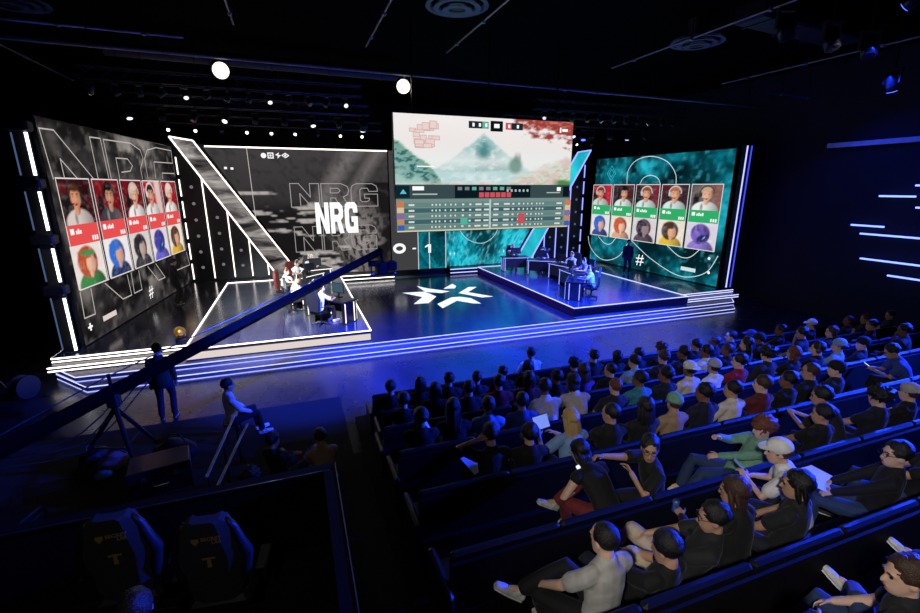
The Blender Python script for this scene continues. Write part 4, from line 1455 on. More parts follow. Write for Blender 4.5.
# two round follow spots that face the room
for p, lb in (((-1.45, 14.35, 8.0), 'round white spotlight above the grey lettering wall, facing the room'), ((3.49, 14.62, 8.0), 'round white spotlight beside the hanging screen top, facing the room')):
    o = empty('spotlight', p, 0, lb, 'spotlight')
    n = (Vector((1.5, 2, 3.5)) - Vector(p)).normalized()
    MB().tube([Vector(p) - n * .02, Vector(p) - n * .35, Vector(p) - n * .5], [.22, .22, .1], 16).build('can', m_black, o)
    MB().tube([Vector(p) - n * .02, Vector(p) + n * .01], [.2, .2], 20).build('lens', em('#fff6d8', 2.5), o)
    vb = 13.95 + (p[0] + 12) / 31.2 * .95
    MB().tube([Vector(p) - n * .3, (p[0], vb, 8.3)], .03, 6).build('hanger', m_metal, o)
# blue washes over the stands
for p, t in (((17.5, 2.5, 6.4), (6.5, 3.8, 1.8)), ((17.5, 7.0, 6.4), (8.0, 6.4, 1.4)), ((17.2, 9.6, 8.2), (19.4, 9.6, 3.5)), ((10.2, 8.0, 8.5), (9, 4, 1)), ((12.0, 8.2, 8.5), (11, 4, 1)), ((13.6, 8.3, 8.5), (11, 5, 1))):
    o = stage_light((p[0] + .3, p[1], p[2] + .3), t, 'black house light with %s lens %s' % ('blue' if p[0] > 14 else 'dark', {2.5: 'hanging by the rear of the stands', 7.0: 'hanging by the front of the stands', 9.6: 'hanging above the wall light tubes', 8.0: 'at the near end of the flat air duct', 8.2: 'at the middle of the flat air duct', 8.3: 'at the wall end of the flat air duct'}[p[1]]), lens_b if p[0] > 14 else lens_d, 'house lights over the stands', 1.3)
    MB().tube([(0, 0, .1), (0, 0, (ZC - p[2] - .3) / 1.3)], .02, 6).build('drop_rod', m_metal, o, False, True)
# round ceiling diffusers
m_diff = pm('blue_grey_metal', '#33486e', .5, .3, nscale=5)
for u, v, lb in ((3.9, 10.9, 'over the floor before the hanging screen'), (11.2, 11.1, 'over the right half of the floor'), (-5.46, 14.05, 'over the grey portrait wall')):
    o = empty('ceiling_diffuser', (u, v, 8.95), 0, 'round dark ceiling air diffuser with nested rings %s' % lb, 'air diffuser')
    for k, (r0, r1) in enumerate(((.62, .72), (.42, .54), (.2, .34))):
        n_ = 28
        MB().ring((u, v, 9.0 - k * .05), (0, 0, -1), r0, r1).ring((u, v, 9.06 - k * .05), (0, 0, 1), r0 * .96, r1 * .96).build('ring', m_diff, o)
    MB().tube([(u, v, 8.95), (u, v, ZC - .002)], [.16, .3], 16).build('neck', m_black, o)
# ducts
o = empty('air_duct', (13.5, 9.0, 9.1), 0, 'flat dark air duct under the ceiling on the audience side', 'duct')
MB().bbox((13.3, 9.6, 9.25), (4.6, .8, .45), .04, .1).build('duct_box', pm('dark_blue_metal', '#171d30', .5, .4, nscale=3), o)
for k in range(4):
    MB().bbox((11.4 + k * 1.3, 9.42 + k * .13, 9.25), (.06, .86, .5), .01, .1).build('flange', m_metal, o)
o = empty('air_duct', (-2, 17.3, 9.1), 0, 'round grey air duct above the grey side of the stage', 'duct')
MB().tube([(-5.0, 18.1, 9.15), (4.5, 18.5, 9.15)], .2, 14).build('duct_tube', pm('grey_duct', '#2a2e36', .5, .4, nscale=3), o)
for k in range(5):
    p = Vector((-5, 18.1, 9.15)).lerp(Vector((4.5, 18.5, 9.15)), (k + .5) / 5)
    MB().tube([p - Vector((.03, 0, 0)), p + Vector((.03, 0, 0))], .22, 14).build('band', m_metal, o)
    MB().tube([p, (p.x, p.y, ZC - .002)], .012, 5).build('hanger_rod', m_metal, o)

# ================================================================== camera crane
cr = empty('camera_crane', (-3.45, 9.2, .012), 0, 'black camera crane on a tripod, its long arm reaching over the stage', 'camera crane')
piv = on_z(112, 392, 1.55)
TIP = Vector((0, 0, CAM_H)) + ray(381, 251) * 13.4
PVT = piv
dirv = (TIP - PVT).normalized()
TAIL = PVT - dirv * 2.6
MB().tube([TAIL, PVT, TIP], [.145, .135, .11], 4).build('arm', pm('crane_black', '#040508', .6, 0, nscale=6, spec=.08), cr)
perp = Vector((0, 0, 1)) - dirv * dirv.z
perp.normalize()
MB().tube([TAIL + perp * .16, PVT + perp * .3, TIP + perp * .05], .012, 5).build('tension_cable', m_steel, cr)
MB().tube([PVT, PVT + Vector((0, 0, .34))], .03, 6).build('mast', m_metal, cr)
MB().bbox(PVT - Vector((0, 0, .12)), (.2, .2, .34), .04).build('pan_head', m_black, cr)
hub = PVT - Vector((0, 0, .3))
for x, y in ((76, 472), (137, 472), (156, 441)):
    f = on_z(x, y, .03)
    lg = MB().tube([hub, hub.lerp(f, .5), f], [.045, .04, .028], 8).build('tripod_leg', m_satin, cr)
    MB().ball(f + Vector((0, 0, .006)), (.05, .05, .03), 8, 6).build('rubber_foot', m_black, lg)
    MB().tube([hub.lerp(f, .62), (hub.x, hub.y, .42)], .015, 6).build('spreader', m_metal, cr)
for k in range(4):
    p = TAIL + dirv * (.1 + k * .13)
    MB().tube([p - dirv * .05, p + dirv * .05], .19, 14).build('counterweight', m_metal, cr)
# camera head at the tip
hd = TIP - Vector((0, 0, .08))
MB().box(hd + Vector((0, 0, -.14)), (.08, .08, .4)).build('tilt_bracket', MATS['crane_black'], cr)
MB().bbox(hd + Vector((0, .05, -.42)), (.3, .6, .34), .04).build('camera_body', MATS['crane_black'], cr)
MB().tube([hd + Vector((0, .34, -.42)), hd + Vector((0, .62, -.42))], [.11, .14], 14).build('camera_lens', m_metal, cr)
MB().bbox(hd + Vector((.3, -.05, -.36)), (.26, .3, .26), .03).build('battery_box', MATS['crane_black'], cr)
MB().box(hd + Vector((-.28, .0, -.28)), (.24, .05, .18)).build('monitor', m_satin, cr)
MB().tube([hd + Vector((-.34, .05, -.62)), hd + Vector((.42, .05, -.62))], .03, 6).build('base_plate', m_metal, cr)
for s_ in (-.3, .38):
    MB().tube([hd + Vector((s_, .05, -.62)), hd + Vector((s_, .05, -.3))], .022, 6).build('side_bar', m_metal, cr)
for k in range(3):
    a_ = PVT - Vector((0, 0, .05 * k)) + dirv * (.3 + .2 * k)
    b_ = PVT - dirv * (1.4 + .2 * k) + Vector((0, 0, -.15))
    mid = (a_ + b_) / 2 - Vector((0, 0, .35 + .15 * k))
    MB().tube([a_, a_.lerp(mid, .6) - Vector((0, 0, .05)), mid, b_.lerp(mid, .6) - Vector((0, 0, .05)), b_], .012, 5).build('cable', m_black, cr)

# ================================================================== crew area: cases, bags, rail, second tripod
def flight_case(loc, s, rz, label):
    r = empty('flight_case', loc, rz, label, 'case')
    x, y, z = s
    MB().bbox((0, 0, z * .34), (x, y, z * .68), .015).build('body', m_satin, r, False, True)
    MB().bbox((0, 0, z * .85), (x, y, z * .29), .015).build('lid', m_satin, r, False, True)
    for sx in (-1, 1):
        MB().box((sx * x * .25, -y / 2 - .008, z * .69), (.07, .02, .08)).build('latch', m_steel, r, False, True)
    MB().tube([(-.1, -y / 2 - .012, z * .4), (-.1, -y / 2 - .04, z * .4), (.1, -y / 2 - .04, z * .4), (.1, -y / 2 - .012, z * .4)], .01, 6).build('handle', m_steel, r, False, True)
    for sx in (-1, 1):
        for sy in (-1, 1):
            MB().box((sx * (x / 2 - .01), sy * (y / 2 - .01), z / 2), (.03, .03, z + .006)).build('corner', m_metal, r, False, True)


flight_case((-2.55, 8.2, .012), (.9, .6, .5), .2, 'black flight case with steel latches behind the crane tripod')
flight_case((-4.6, 7.6, .012), (1.1, .6, .34), -.3, 'long low black case on the carpet by the crane')


def soft_bag(loc, s, rz, mat, label, seed):
    r = empty('equipment_bag', loc, rz, label, 'bag')
    mb = MB().ball((0, 0, s[2] * .5), (s[0] / 2, s[1] / 2, s[2] / 2), 14, 9)
    vs = []
    for p in mb.v:
        q = Vector(p)
        n_ = noise.noise(q * 5 + Vector((seed, 0, 0)))
        q *= 1 + .16 * n_
        q.z = max(q.z, .01)
        vs.append(tuple(q))
    mb.v = vs
    mb.build('pouch', mat, r, True, True)
    MB().tube([(-s[0] * .3, 0, s[2] * .8), (-s[0] * .1, .05, s[2] * 1.25), (s[0] * .1, .05, s[2] * 1.25), (s[0] * .3, 0, s[2] * .8)], .014, 6).build('strap', m_black, r, False, True)


soft_bag(on_z(118, 468, .012), (.55, .4, .3), .4, pm('mauve_cloth', '#8a6a74', .9, nscale=20, bump=.3), 'pale mauve cloth bag lying between the crane tripod legs', 1)
soft_bag(on_z(95, 462, .012), (.5, .35, .28), 1.0, pm('black_nylon', '#15161b', .7, nscale=20, bump=.3), 'black camera bag beside the crane tripod', 4)
soft_bag(on_z(178, 462, .012), (.8, .6, .45), -.3, pm('charcoal_nylon', '#101116', .7, nscale=20, bump=.3), 'large charcoal bag on the carpet behind the crane', 9)
soft_bag(on_z(104, 479, .012), (.3, .22, .16), .2, pm('teal_cloth', '#4a7f96', .9, nscale=20), 'small blue cloth pouch at the foot of the crane', 2)
# twin handrail of the crew ramp
hr = empty('handrail', (-1.6, 7.6, .012), 0, 'twin steel handrail between crane area and seated crew', 'handrail')
ra, rb = on_z(236, 412, 1.0), on_z(206, 478, 1.0)
for off in (0., .16):
    a_, b_ = ra + Vector((off, 0, -.28 * (off > 0))), rb + Vector((off * .4, 0, -.28 * (off > 0)))
    MB().tube([a_, b_], .022, 8).build('rail', m_steel, hr)
for t in (.05, .5, .95):
    p = ra.lerp(rb, t)
    MB().tube([(p.x, p.y, .012), p], .02, 8).build('post', m_metal, hr)
# stand with a second camera behind the grey portrait wall end
o = empty('camera_tripod', (-7.3, 13.1, 0), 0, 'dark camera on a tripod at the foot of the white light tower', 'camera tripod')
top = Vector((-7.3, 13.1, 1.35))
for k in range(3):
    a_ = 2 * math.pi * k / 3 + .4
    MB().tube([top, (top.x + .5 * math.cos(a_), top.y + .5 * math.sin(a_), .015)], [.03, .02], 6).build('leg', m_metal, o)
MB().bbox(top + Vector((0, 0, .16)), (.26, .5, .26), .03).build('camera_body', m_black, o)
MB().tube([top + Vector((0, .25, .16)), top + Vector((0, .48, .16))], [.07, .09], 10).build('camera_lens', m_black, o)
MB().tube([top + Vector((.05, -.2, .05)), top + Vector((.15, -.7, -.15))], .012, 6).build('pan_handle', m_metal, o)
o = empty('cable_drum', (-6.6, 13.2, 0), 0, 'yellow cable drum on the floor by the white light tower', 'cable drum')
MB().tube([(-6.7, 13.3, .3), (-6.5, 13.2, .3)], .18, 14).build('core', pm('yellow_cable', '#a8862a', .6, nscale=12), o)
for s_ in (0, 1):
    c0 = Vector((-6.7, 13.3, .3)).lerp(Vector((-6.5, 13.2, .3)), s_)
    MB().tube([c0, c0 + Vector((.03, -.015, 0))], .29, 16).build('flange', m_black, o)
# gold trophy-like prop on the deck edge by the crane
p = on_z(181, 341, Z2)
o = empty('gold_helmet', p, .4, 'small gold helmet prop standing at the edge of the grey stage wing', 'prop')
MB().tube([(p.x, p.y, p.z), (p.x, p.y, p.z + .08), (p.x, p.y, p.z + .1)], [.14, .14, .06], 14).build('stand', m_black, o)
MB().ball((p.x, p.y, p.z + .26), (.17, .19, .18), 14, 10).build('dome', pm('gold_metal', '#d9a94a', .3, .8, nscale=8), o, True)
MB().bbox((p.x, p.y - .15, p.z + .2), (.2, .06, .08), .02).build('visor', m_black, o)

# ================================================================== team desks
m_desk = pm('desk_top', '#15161b', .35, nscale=6)
m_screen = em('#2a3340', .35)


def team_desk(loc, rz, label, left, group):
    """local frame: the player sits at -y and looks to +y"""
    r = empty('gaming_desk', loc, rz, label, 'desk', group)
    led = em('#fff2ea', 2.0) if left else em('#8f98ff', 1.8)
    MB().bbox((0, 0, .74), (1.45, .72, .04), .01).build('top', m_desk, r, False, True)
    for sx in (-1, 1):
        MB().box((sx * .66, 0, .36), (.05, .62, .72)).build('end_panel', m_satin, r, False, True)
        for y in (-.2, .2):
            MB().box((sx * .69, y, .36), (.012, .03, .66)).build('light_line', led, r, False, True)
        MB().box((sx * .62, .365, .37), (.03, .012, .66)).build('light_line', led, r, False, True)
    MB().box((0, .34, .45), (1.28, .03, .5)).build('modesty_panel', m_satin, r, False, True)
    MB().box((0, .364, .73), (1.43, .012, .022)).build('edge_light', led, r, False, True)
    return r


def monitor(loc, rz, label, group):
    r = empty('monitor', loc, rz, label, 'monitor', group)
    MB().bbox((0, 0, .01), (.26, .2, .02), .008).build('foot', m_black, r, False, True)
    MB().box((0, .03, .16), (.05, .03, .3)).build('neck', m_black, r, False, True)
    b = MB().bbox((0, 0, .33), (.56, .04, .34), .012).build('casing', m_black, r, False, True)
    MB().box((0, -.021, .335), (.53, .004, .3)).build('display', em('#4a6a78', .7), b, False, True)
    return r


def keyboard(loc, rz, label, group):
    r = empty('keyboard', loc, rz, label, 'keyboard', group)
    MB().bbox((0, 0, .012), (.36, .13, .02), .005).build('base', m_black, r, False, True)
    for k in range(4):
        MB().box((0, -.042 + k * .028, .025), (.33, .02, .008)).build('key_row', m_metal, r, False, True)
    return r


def player_chair(loc, rz, label, mat, group):
    r = empty('gaming_chair', loc, rz, label, 'chair', group)
    prof = [(.2, .5), (.26, .75), (.28, .95), (.22, 1.1), (.18, 1.26)]
    vs, fs = [], []
    for hw, z in prof:
        vs += [(-hw, -.27 - .05 * (z - .5), z), (hw, -.27 - .05 * (z - .5), z), (hw, -.18 - .05 * (z - .5), z), (-hw, -.18 - .05 * (z - .5), z)]
    for i in range(4):
        for j in range(4):
            fs.append((i * 4 + j, i * 4 + (j + 1) % 4, i * 4 + 4 + (j + 1) % 4, i * 4 + 4 + j))
    fs += [(3, 2, 1, 0), (16, 17, 18, 19)]
    MB().add(vs, fs).build('backrest', mat, r, False, True)
    MB().bbox((0, .04, .44), (.5, .5, .1), .03).build('seat', m_pad, r, False, True)
    for sx in (-1, 1):
        MB().box((sx * .29, .02, .66), (.08, .26, .03)).build('armrest', m_black, r, False, True)
        MB().box((sx * .29, .02, .54), (.03, .05, .22)).build('arm_post', m_black, r, False, True)
    MB().tube([(0, .03, .07), (0, .03, .4)], .03, 8).build('gas_lift', m_metal, r, False, True)
    for k in range(5):
        a_ = 2 * math.pi * k / 5 + .3
        MB().tube([(0, .03, .09), (.29 * math.cos(a_), .03 + .29 * math.sin(a_), .06)], [.028, .02], 6).build('base_leg', m_black, r, False, True)
        MB().ball((.29 * math.cos(a_), .03 + .29 * math.sin(a_), .03), .028, 7, 5).build('castor', m_black, r, False, True)
    return r


PLAYERS = []   # (x, y, facing angle, left)
for (x, y), f in (((.55, 22.35), (.25, -1)), ((-.15, 20.75), (.7, -.7)), ((-.6, 18.75), (1, -.25)), ((-.25, 16.95), (1, .0)), ((.55, 14.98), (.78, .62))):
    PLAYERS.append((x, y, math.atan2(f[1], f[0]) - math.pi / 2, True))
for (x, y), f in (((11.25, 22.5), (-.2, -1)), ((12.35, 20.95), (-.6, -.8)), ((12.85, 18.85), (-.98, -.2)), ((12.25, 16.9), (-1, .1)), ((11.2, 15.0), (-.78, .62))):
    PLAYERS.append((x, y, math.atan2(f[1], f[0]) - math.pi / 2, False))
PLACE = ['at the backdrop end', 'second from the backdrop', 'in the middle', 'second from the stage front', 'at the stage front']
for i, (x, y, rz, left) in enumerate(PLAYERS):
    d = Vector((-math.sin(rz), math.cos(rz), 0))
    s = Vector((math.cos(rz), math.sin(rz), 0))
    side = 'white lit platform' if left else 'blue lit platform'
    w = PLACE[i % 5]
    c0 = Vector((x, y, Z2 + .003)) + d * .66
    team_desk(c0, rz, 'black gaming desk %s of the %s' % (w, side), left, 'team desks')
    tz = Z2 + .765
    monitor((*(c0 + d * .18).to_2d(), tz), rz, 'black monitor on the desk %s of the %s' % (w, side), 'team monitors')
    keyboard((*(c0 - d * .12 - s * .1).to_2d(), tz), rz, 'black keyboard on the desk %s of the %s' % (w, side), 'team keyboards')
    player_chair((x, y, Z2 + .003), rz, '%s gaming chair %s of the %s' % ('red and black' if left else 'blue grey', w, side), pm('red_chair', '#5e1d18', .6, nscale=15) if left and i in (1, 2) else pm('dark_chair', '#20242c', .6, nscale=15), 'team chairs')


# ================================================================== people
def V(*a):
    return Vector(a)


def ik(a, t, l1, l2, pole):
    """two bone chain: returns the middle joint and the reached end"""
    d = t - a
    L = min(d.length, (l1 + l2) * .998)
    d = d.normalized()
    t2 = a + d * L
    x = (l1 * l1 - l2 * l2 + L * L) / (2 * L)
    h = math.sqrt(max(l1 * l1 - x * x, 0))
    p = pole - d * pole.dot(d)
    p = p.normalized() if p.length > 1e-6 else V(0, 0, 1)
    return a + d * x + p * h, t2


def loft(mb, pts, radii, side=None, seg=10):
    """closed tube through pts with elliptical rings (r along side, r across)"""
    pts = [Vector(p) for p in pts]
    rad = [(r, r) if not isinstance(r, tuple) else r for r in radii]
    # rounded caps
    t0 = (pts[0] - pts[1]).normalized()
    t1 = (pts[-1] - pts[-2]).normalized()
    P, R = [], []
    m0, m1 = min(rad[0]), min(rad[-1])
    P += [pts[0] + t0 * m0 * .92, pts[0] + t0 * m0 * .6]
    R += [(rad[0][0] * .38, rad[0][1] * .38), (rad[0][0] * .8, rad[0][1] * .8)]
    P += pts
    R += rad
    P += [pts[-1] + t1 * m1 * .6, pts[-1] + t1 * m1 * .92]
    R += [(rad[-1][0] * .8, rad[-1][1] * .8), (rad[-1][0] * .38, rad[-1][1] * .38)]
    vs, fs = [], []
    prev = side
    for i, p in enumerate(P):
        t = (P[min(i + 1, len(P) - 1)] - P[max(i - 1, 0)]).normalized()
        if prev is None:
            prev = t.orthogonal()
        a = prev - t * prev.dot(t)
        a = a.normalized() if a.length > 1e-5 else t.orthogonal().normalized()
        prev = a if side is None else side
        b = t.cross(a)
        for k in range(seg):
            th = 2 * math.pi * k / seg
            vs.append(p + a * math.cos(th) * R[i][0] + b * math.sin(th) * R[i][1])
    n = len(P)
    for i in range(n - 1):
        for k in range(seg):
            j = (k + 1) % seg
            fs.append((i * seg + k, i * seg + j, (i + 1) * seg + j, (i + 1) * seg + k))
    fs.append(tuple(range(seg - 1, -1, -1)))
    fs.append(tuple((n - 1) * seg + k for k in range(seg)))
    mb.add(vs, fs)


def remesh(mb, vox, name, smooth=2):
    me = mb.mesh(name)
    bm = bmesh.new()
    bm.from_mesh(me)
    bmesh.ops.recalc_face_normals(bm, faces=bm.faces)
    bm.to_mesh(me)
    bm.free()
    o = bpy.data.objects.new('tmp', me)
    col.objects.link(o)
    r = o.modifiers.new('r', 'REMESH')
    r.mode = 'VOXEL'
    r.voxel_size = vox
    s = o.modifiers.new('s', 'SMOOTH')
    s.factor = .5
    s.iterations = smooth
    dg = bpy.context.evaluated_depsgraph_get()
    out = bpy.data.meshes.new_from_object(o.evaluated_get(dg))
    bpy.data.objects.remove(o)
    bpy.data.meshes.remove(me)
    out.name = name
    out.polygons.foreach_set('use_smooth', [True] * len(out.polygons))
    return out


HEAD = [(-.120, .030, .078, .020), (-.100, .048, .092, -.02), (-.07, .060, .096, -.055), (-.03, .067, .096, -.078), (.01, .072, .092, -.092), (.05, .074, .092, -.098), (.085, .066, .076, -.088), (.11, .045, .045, -.06), (.122, .018, .012, -.028)]


def head_shape(mb, H, seg=16):
    vs, fs = [], []
    for z, hw, f, b in HEAD:
        cy, hd = (f + b) / 2, (f - b) / 2
        for k in range(seg):
            th = 2 * math.pi * k / seg
            vs.append(H @ V(hw * math.cos(th), cy + hd * math.sin(th), z))
    n = len(HEAD)
    for i in range(n - 1):
        for k in range(seg):
            j = (k + 1) % seg
            fs.append((i * seg + k, i * seg + j, (i + 1) * seg + j, (i + 1) * seg + k))
    fs += [tuple(range(seg - 1, -1, -1)), tuple((n - 1) * seg + k for k in range(seg))]
    mb.add(vs, fs)
    R = H.to_3x3()
    loft(mb, [H @ V(0, .088, .02), H @ V(0, .104, -.012), H @ V(0, .112, -.034)], [.009, .012, .016], None, 6)
    loft(mb, [H @ V(-.045, .086, .028), H @ V(0, .094, .03), H @ V(.045, .086, .028)], [.009, .011, .009], None, 6)
    loft(mb, [H @ V(-.02, .094, -.066), H @ V(.02, .094, -.066)], [.009, .009], None, 6)
    for s in (-1, 1):
        mb.ball(H @ V(s * .076, -.008, -.008), (.012, .022, .034), 8, 6, R)


def hand_shape(mb, w, d, n, side, curl, r=1.):
    """palm and five fingers from wrist w along d; n = back of hand normal; side = towards thumb"""
    d, n = d.normalized(), n.normalized()
    s = side - d * side.dot(d)
    s.normalize()
    n = d.cross(s) if d.cross(s).dot(n) > 0 else s.cross(d)
    loft(mb, [w, w + d * .045, w + d * .088], [(.03 * r, .017 * r), (.04 * r, .017 * r), (.041 * r, .014 * r)], s, 8)
    lens = (.072, .08, .075, .058)
    for i, L in enumerate(lens):
        b = w + d * .086 + s * (.030 - .020 * i)
        p, v, pts = b, d.copy(), [b - d * .02, b]
        for k, q in enumerate((.45, .32, .23)):
            a = curl * (.7 if k == 0 else 1.)
            v = (v * math.cos(a) - n * math.sin(a)).normalized()
            n2 = n
            p = p + v * L * q
            pts.append(p)
        loft(mb, pts, [.0095 * r, .0095 * r, .009 * r, .0085 * r, .007 * r], None, 6)
    b = w + d * .025 + s * .03
    v = (d * .6 + s * .75 - n * .25).normalized()
    v2 = (d * .9 + s * .25 - n * .35).normalized()
    loft(mb, [b, b + v * .035, b + v * .035 + v2 * .03, b + v * .035 + v2 * .052], [.014 * r, .0115 * r, .010 * r, .008 * r], None, 6)


DEF = dict(seat=True, lean=12, bend=0, twist=0, tilt=0, hipz=.50, head=(0, -4), hands=((-.10, .34, .56), (.10, .34, .56)), elbow=(1., -.5, -.6), feet=((-.12, .52, .07), (.12, .52, .07)), toes=((-.1, 1), (.1, 1)), knee=(.12, .35, 1.), curl=.5, sleeve='short', legs='long', foot_pitch=(0, 0), scale=1.0)
TPL = {}


def template(key, vox=.019, fingers=True, **kw):
    """meshes of one pose: body, shirt, trousers, two shoes and the head frame"""
    if key in TPL:
        return TPL[key]
    P = dict(DEF)
    P.update(kw)
    hip = V(0, 0, P['hipz'])
    Rl = Matrix.Rotation(math.radians(P['lean']), 3, 'X') @ Matrix.Rotation(math.radians(P['tilt']), 3, 'Y')
    Rb = Matrix.Rotation(math.radians(P['lean'] - P['bend']), 3, 'X') @ Matrix.Rotation(math.radians(P['tilt']), 3, 'Y') @ Matrix.Rotation(math.radians(P['twist']), 3, 'Z')
    up, up2 = Rl @ V(0, 0, 1), Rb @ V(0, 0, 1)
    side = (Rb @ V(1, 0, 0))
    fwd = Rb @ V(0, 1, 0)
    waist = hip + up * .17
    chest = waist + (up * .4 + up2 * .6).normalized() * .17
    shc = chest + up2 * .16
    neck = shc + up2 * .05
    yaw, pit = P['head']
    htop = neck + (up2 * .7 + V(0, 0, .3)).normalized() * .05 + fwd * .015
    Hrot = Matrix.Rotation(math.radians(yaw), 4, 'Z') @ Matrix.Rotation(math.radians(pit), 4, 'X')
    hc = htop + Hrot.to_3x3() @ V(0, .014, .112)
    H = Matrix.Translation(hc) @ Hrot @ Matrix.Diagonal((1.1, 1.08, 1.08, 1))
    hipx = .095
    legs = []
    for i, s in enumerate((-1, 1)):
        h = hip + V(s * hipx, .02, -.01)
        f = Vector(P['feet'][i])
        pole = V(s * P['knee'][0], P['knee'][1], P['knee'][2])
        kn, an = ik(h, f + V(0, -.02, .03), .44, .43, pole)
        td = V(P['toes'][i][0], P['toes'][i][1], 0).normalized()
        pa = math.radians(P['foot_pitch'][i])
        td = (td * math.cos(pa) + V(0, 0, 1) * math.sin(pa)).normalized()
        legs.append((h, kn, an, td))
    arms = []
    for i, s in enumerate((-1, 1)):
        sh = shc + side * s * .185 - up2 * .025
        t = Vector(P['hands'][i])
        e = P['elbow'] if not isinstance(P['elbow'], dict) else P['elbow'][i]
        el, wr = ik(sh, t, .28, .25, V(s * e[0], e[1], e[2]))
        arms.append((sh, el, wr))

    def torso(mb, g):
        loft(mb, [hip - up * .06, hip + up * .04, waist, chest, shc - up2 * .02, shc + up2 * .035], [(.165 + g, .115 + g), (.17 + g, .118 + g), (.148 + g, .10 + g), (.168 + g, .112 + g), (.172 + g, .098 + g), (.085 + g, .075 + g)], side, 14)

    s_of = (-1, 1)

    def arm(mb, i, g, frac, grow=0.):
        sh, el, wr = arms[i]
        pts, rr_ = [sh - side * s_of[i] * .05 + up2 * .012, sh], [.056 + g, .060 + g]
        if frac <= 1:
            p = sh.lerp(el, frac)
            pts.append(p)
            rr_.append(.058 + (.044 - .058) * frac + g + grow)
        else:
            pts += [el, el.lerp(wr, frac - 1)]
            rr_ += [.044 + g, .044 - .014 * (frac - 1) + g]
        loft(mb, pts, rr_, None, 9)

    def leg(mb, i, g, frac, grow=0.):
        h, k, a, td = legs[i]
        pts, rr_ = [h, h.lerp(k, .5)], [.095 + g, .08 + g]
        if frac <= 1:
            pts.append(h.lerp(k, frac))
            rr_.append(.062 + g + grow)
        else:
            pts += [k, k.lerp(a, .35), k.lerp(a, frac - 1)]
            rr_ += [.06 + g, .056 + g, .056 - .018 * (frac - 1) + g + grow]
        loft(mb, pts, rr_, None, 9)
    body = MB()
    torso(body, 0)
    loft(body, [shc, neck, htop + V(0, 0, .03)], [(.075, .07), (.06, .06), (.058, .06)], side, 10)
    head_shape(body, H)
    for i, s in enumerate((-1, 1)):
        arm(body, i, 0, 2.0)
        leg(body, i, 0, 2.0)
        h, k, a, td = legs[i]
        loft(body, [a, a + td * .1 - V(0, 0, .035)], [.035, .028], None, 8)
        sh, el, wr = arms[i]
        d = (wr - el).normalized()
        inn = V(-s, .2, .5)
        if fingers:
            hand_shape(body, wr, d, V(s * .3, 0, 1), inn, P['curl'])
        else:
            loft(body, [wr, wr + d * .05, wr + d * .11, wr + d * .14], [(.028, .022), (.04, .022), (.035, .02), (.02, .014)], V(s, 0, .3), 8)
            loft(body, [wr + d * .03, wr + d * .055 + inn.normalized() * .045], [.013, .011], None, 6)
    bme = remesh(body, vox, 'person', 2)
    bme.materials.append(None)
    shirt = MB()
    torso(shirt, .012)
    sl = {'short': .62, 'long': 1.93, 'none': .06}[P['sleeve']]
    for i in (0, 1):
        arm(shirt, i, .013, sl, .012 if sl < 1 else 0)
    sme = remesh(shirt, max(vox, .012), 'shirt', 2)
    tr = MB()
    loft(tr, [hip - up * .07, hip + up * .07], [(.178, .128), (.172, .122)], side, 14)
    for i in (0, 1):
        leg(tr, i, .014, 1.9 if P['legs'] == 'long' else .9, .012)
    tme = remesh(tr, max(vox, .012), 'trousers', 2)
    shoes = []
    for i in (0, 1):
        h, k, a, td = legs[i]
        mb = MB()
        dn = V(0, 0, -1) - td * V(0, 0, -1).dot(td)
        dn.normalize()
        sd = td.cross(dn)
        heel = a + dn * .055 - td * .045
        loft(mb, [heel, heel + td * .1, heel + td * .19, heel + td * .24], [(.036, .036), (.042, .036), (.046, .03), (.038, .022)], sd, 10)
        loft(mb, [a + dn * .005, a + dn * .05 + td * .02], [.042, .046], None, 8)
        sm = mb.mesh('shoe', None, True)
        so = MB()
        loft(so, [heel + dn * .028 - td * .01, heel + dn * .028 + td * .12, heel + dn * .026 + td * .25], [(.04, .01), (.047, .01), (.04, .01)], sd, 10)
        shoes.append((sm, so.mesh('sole', None, True)))
    TPL[key] = dict(body=bme, shirt=sme, trousers=tme, shoes=shoes, H=H, arms=arms, legs=legs, headc=hc)
    return TPL[key]


HAIR = {}


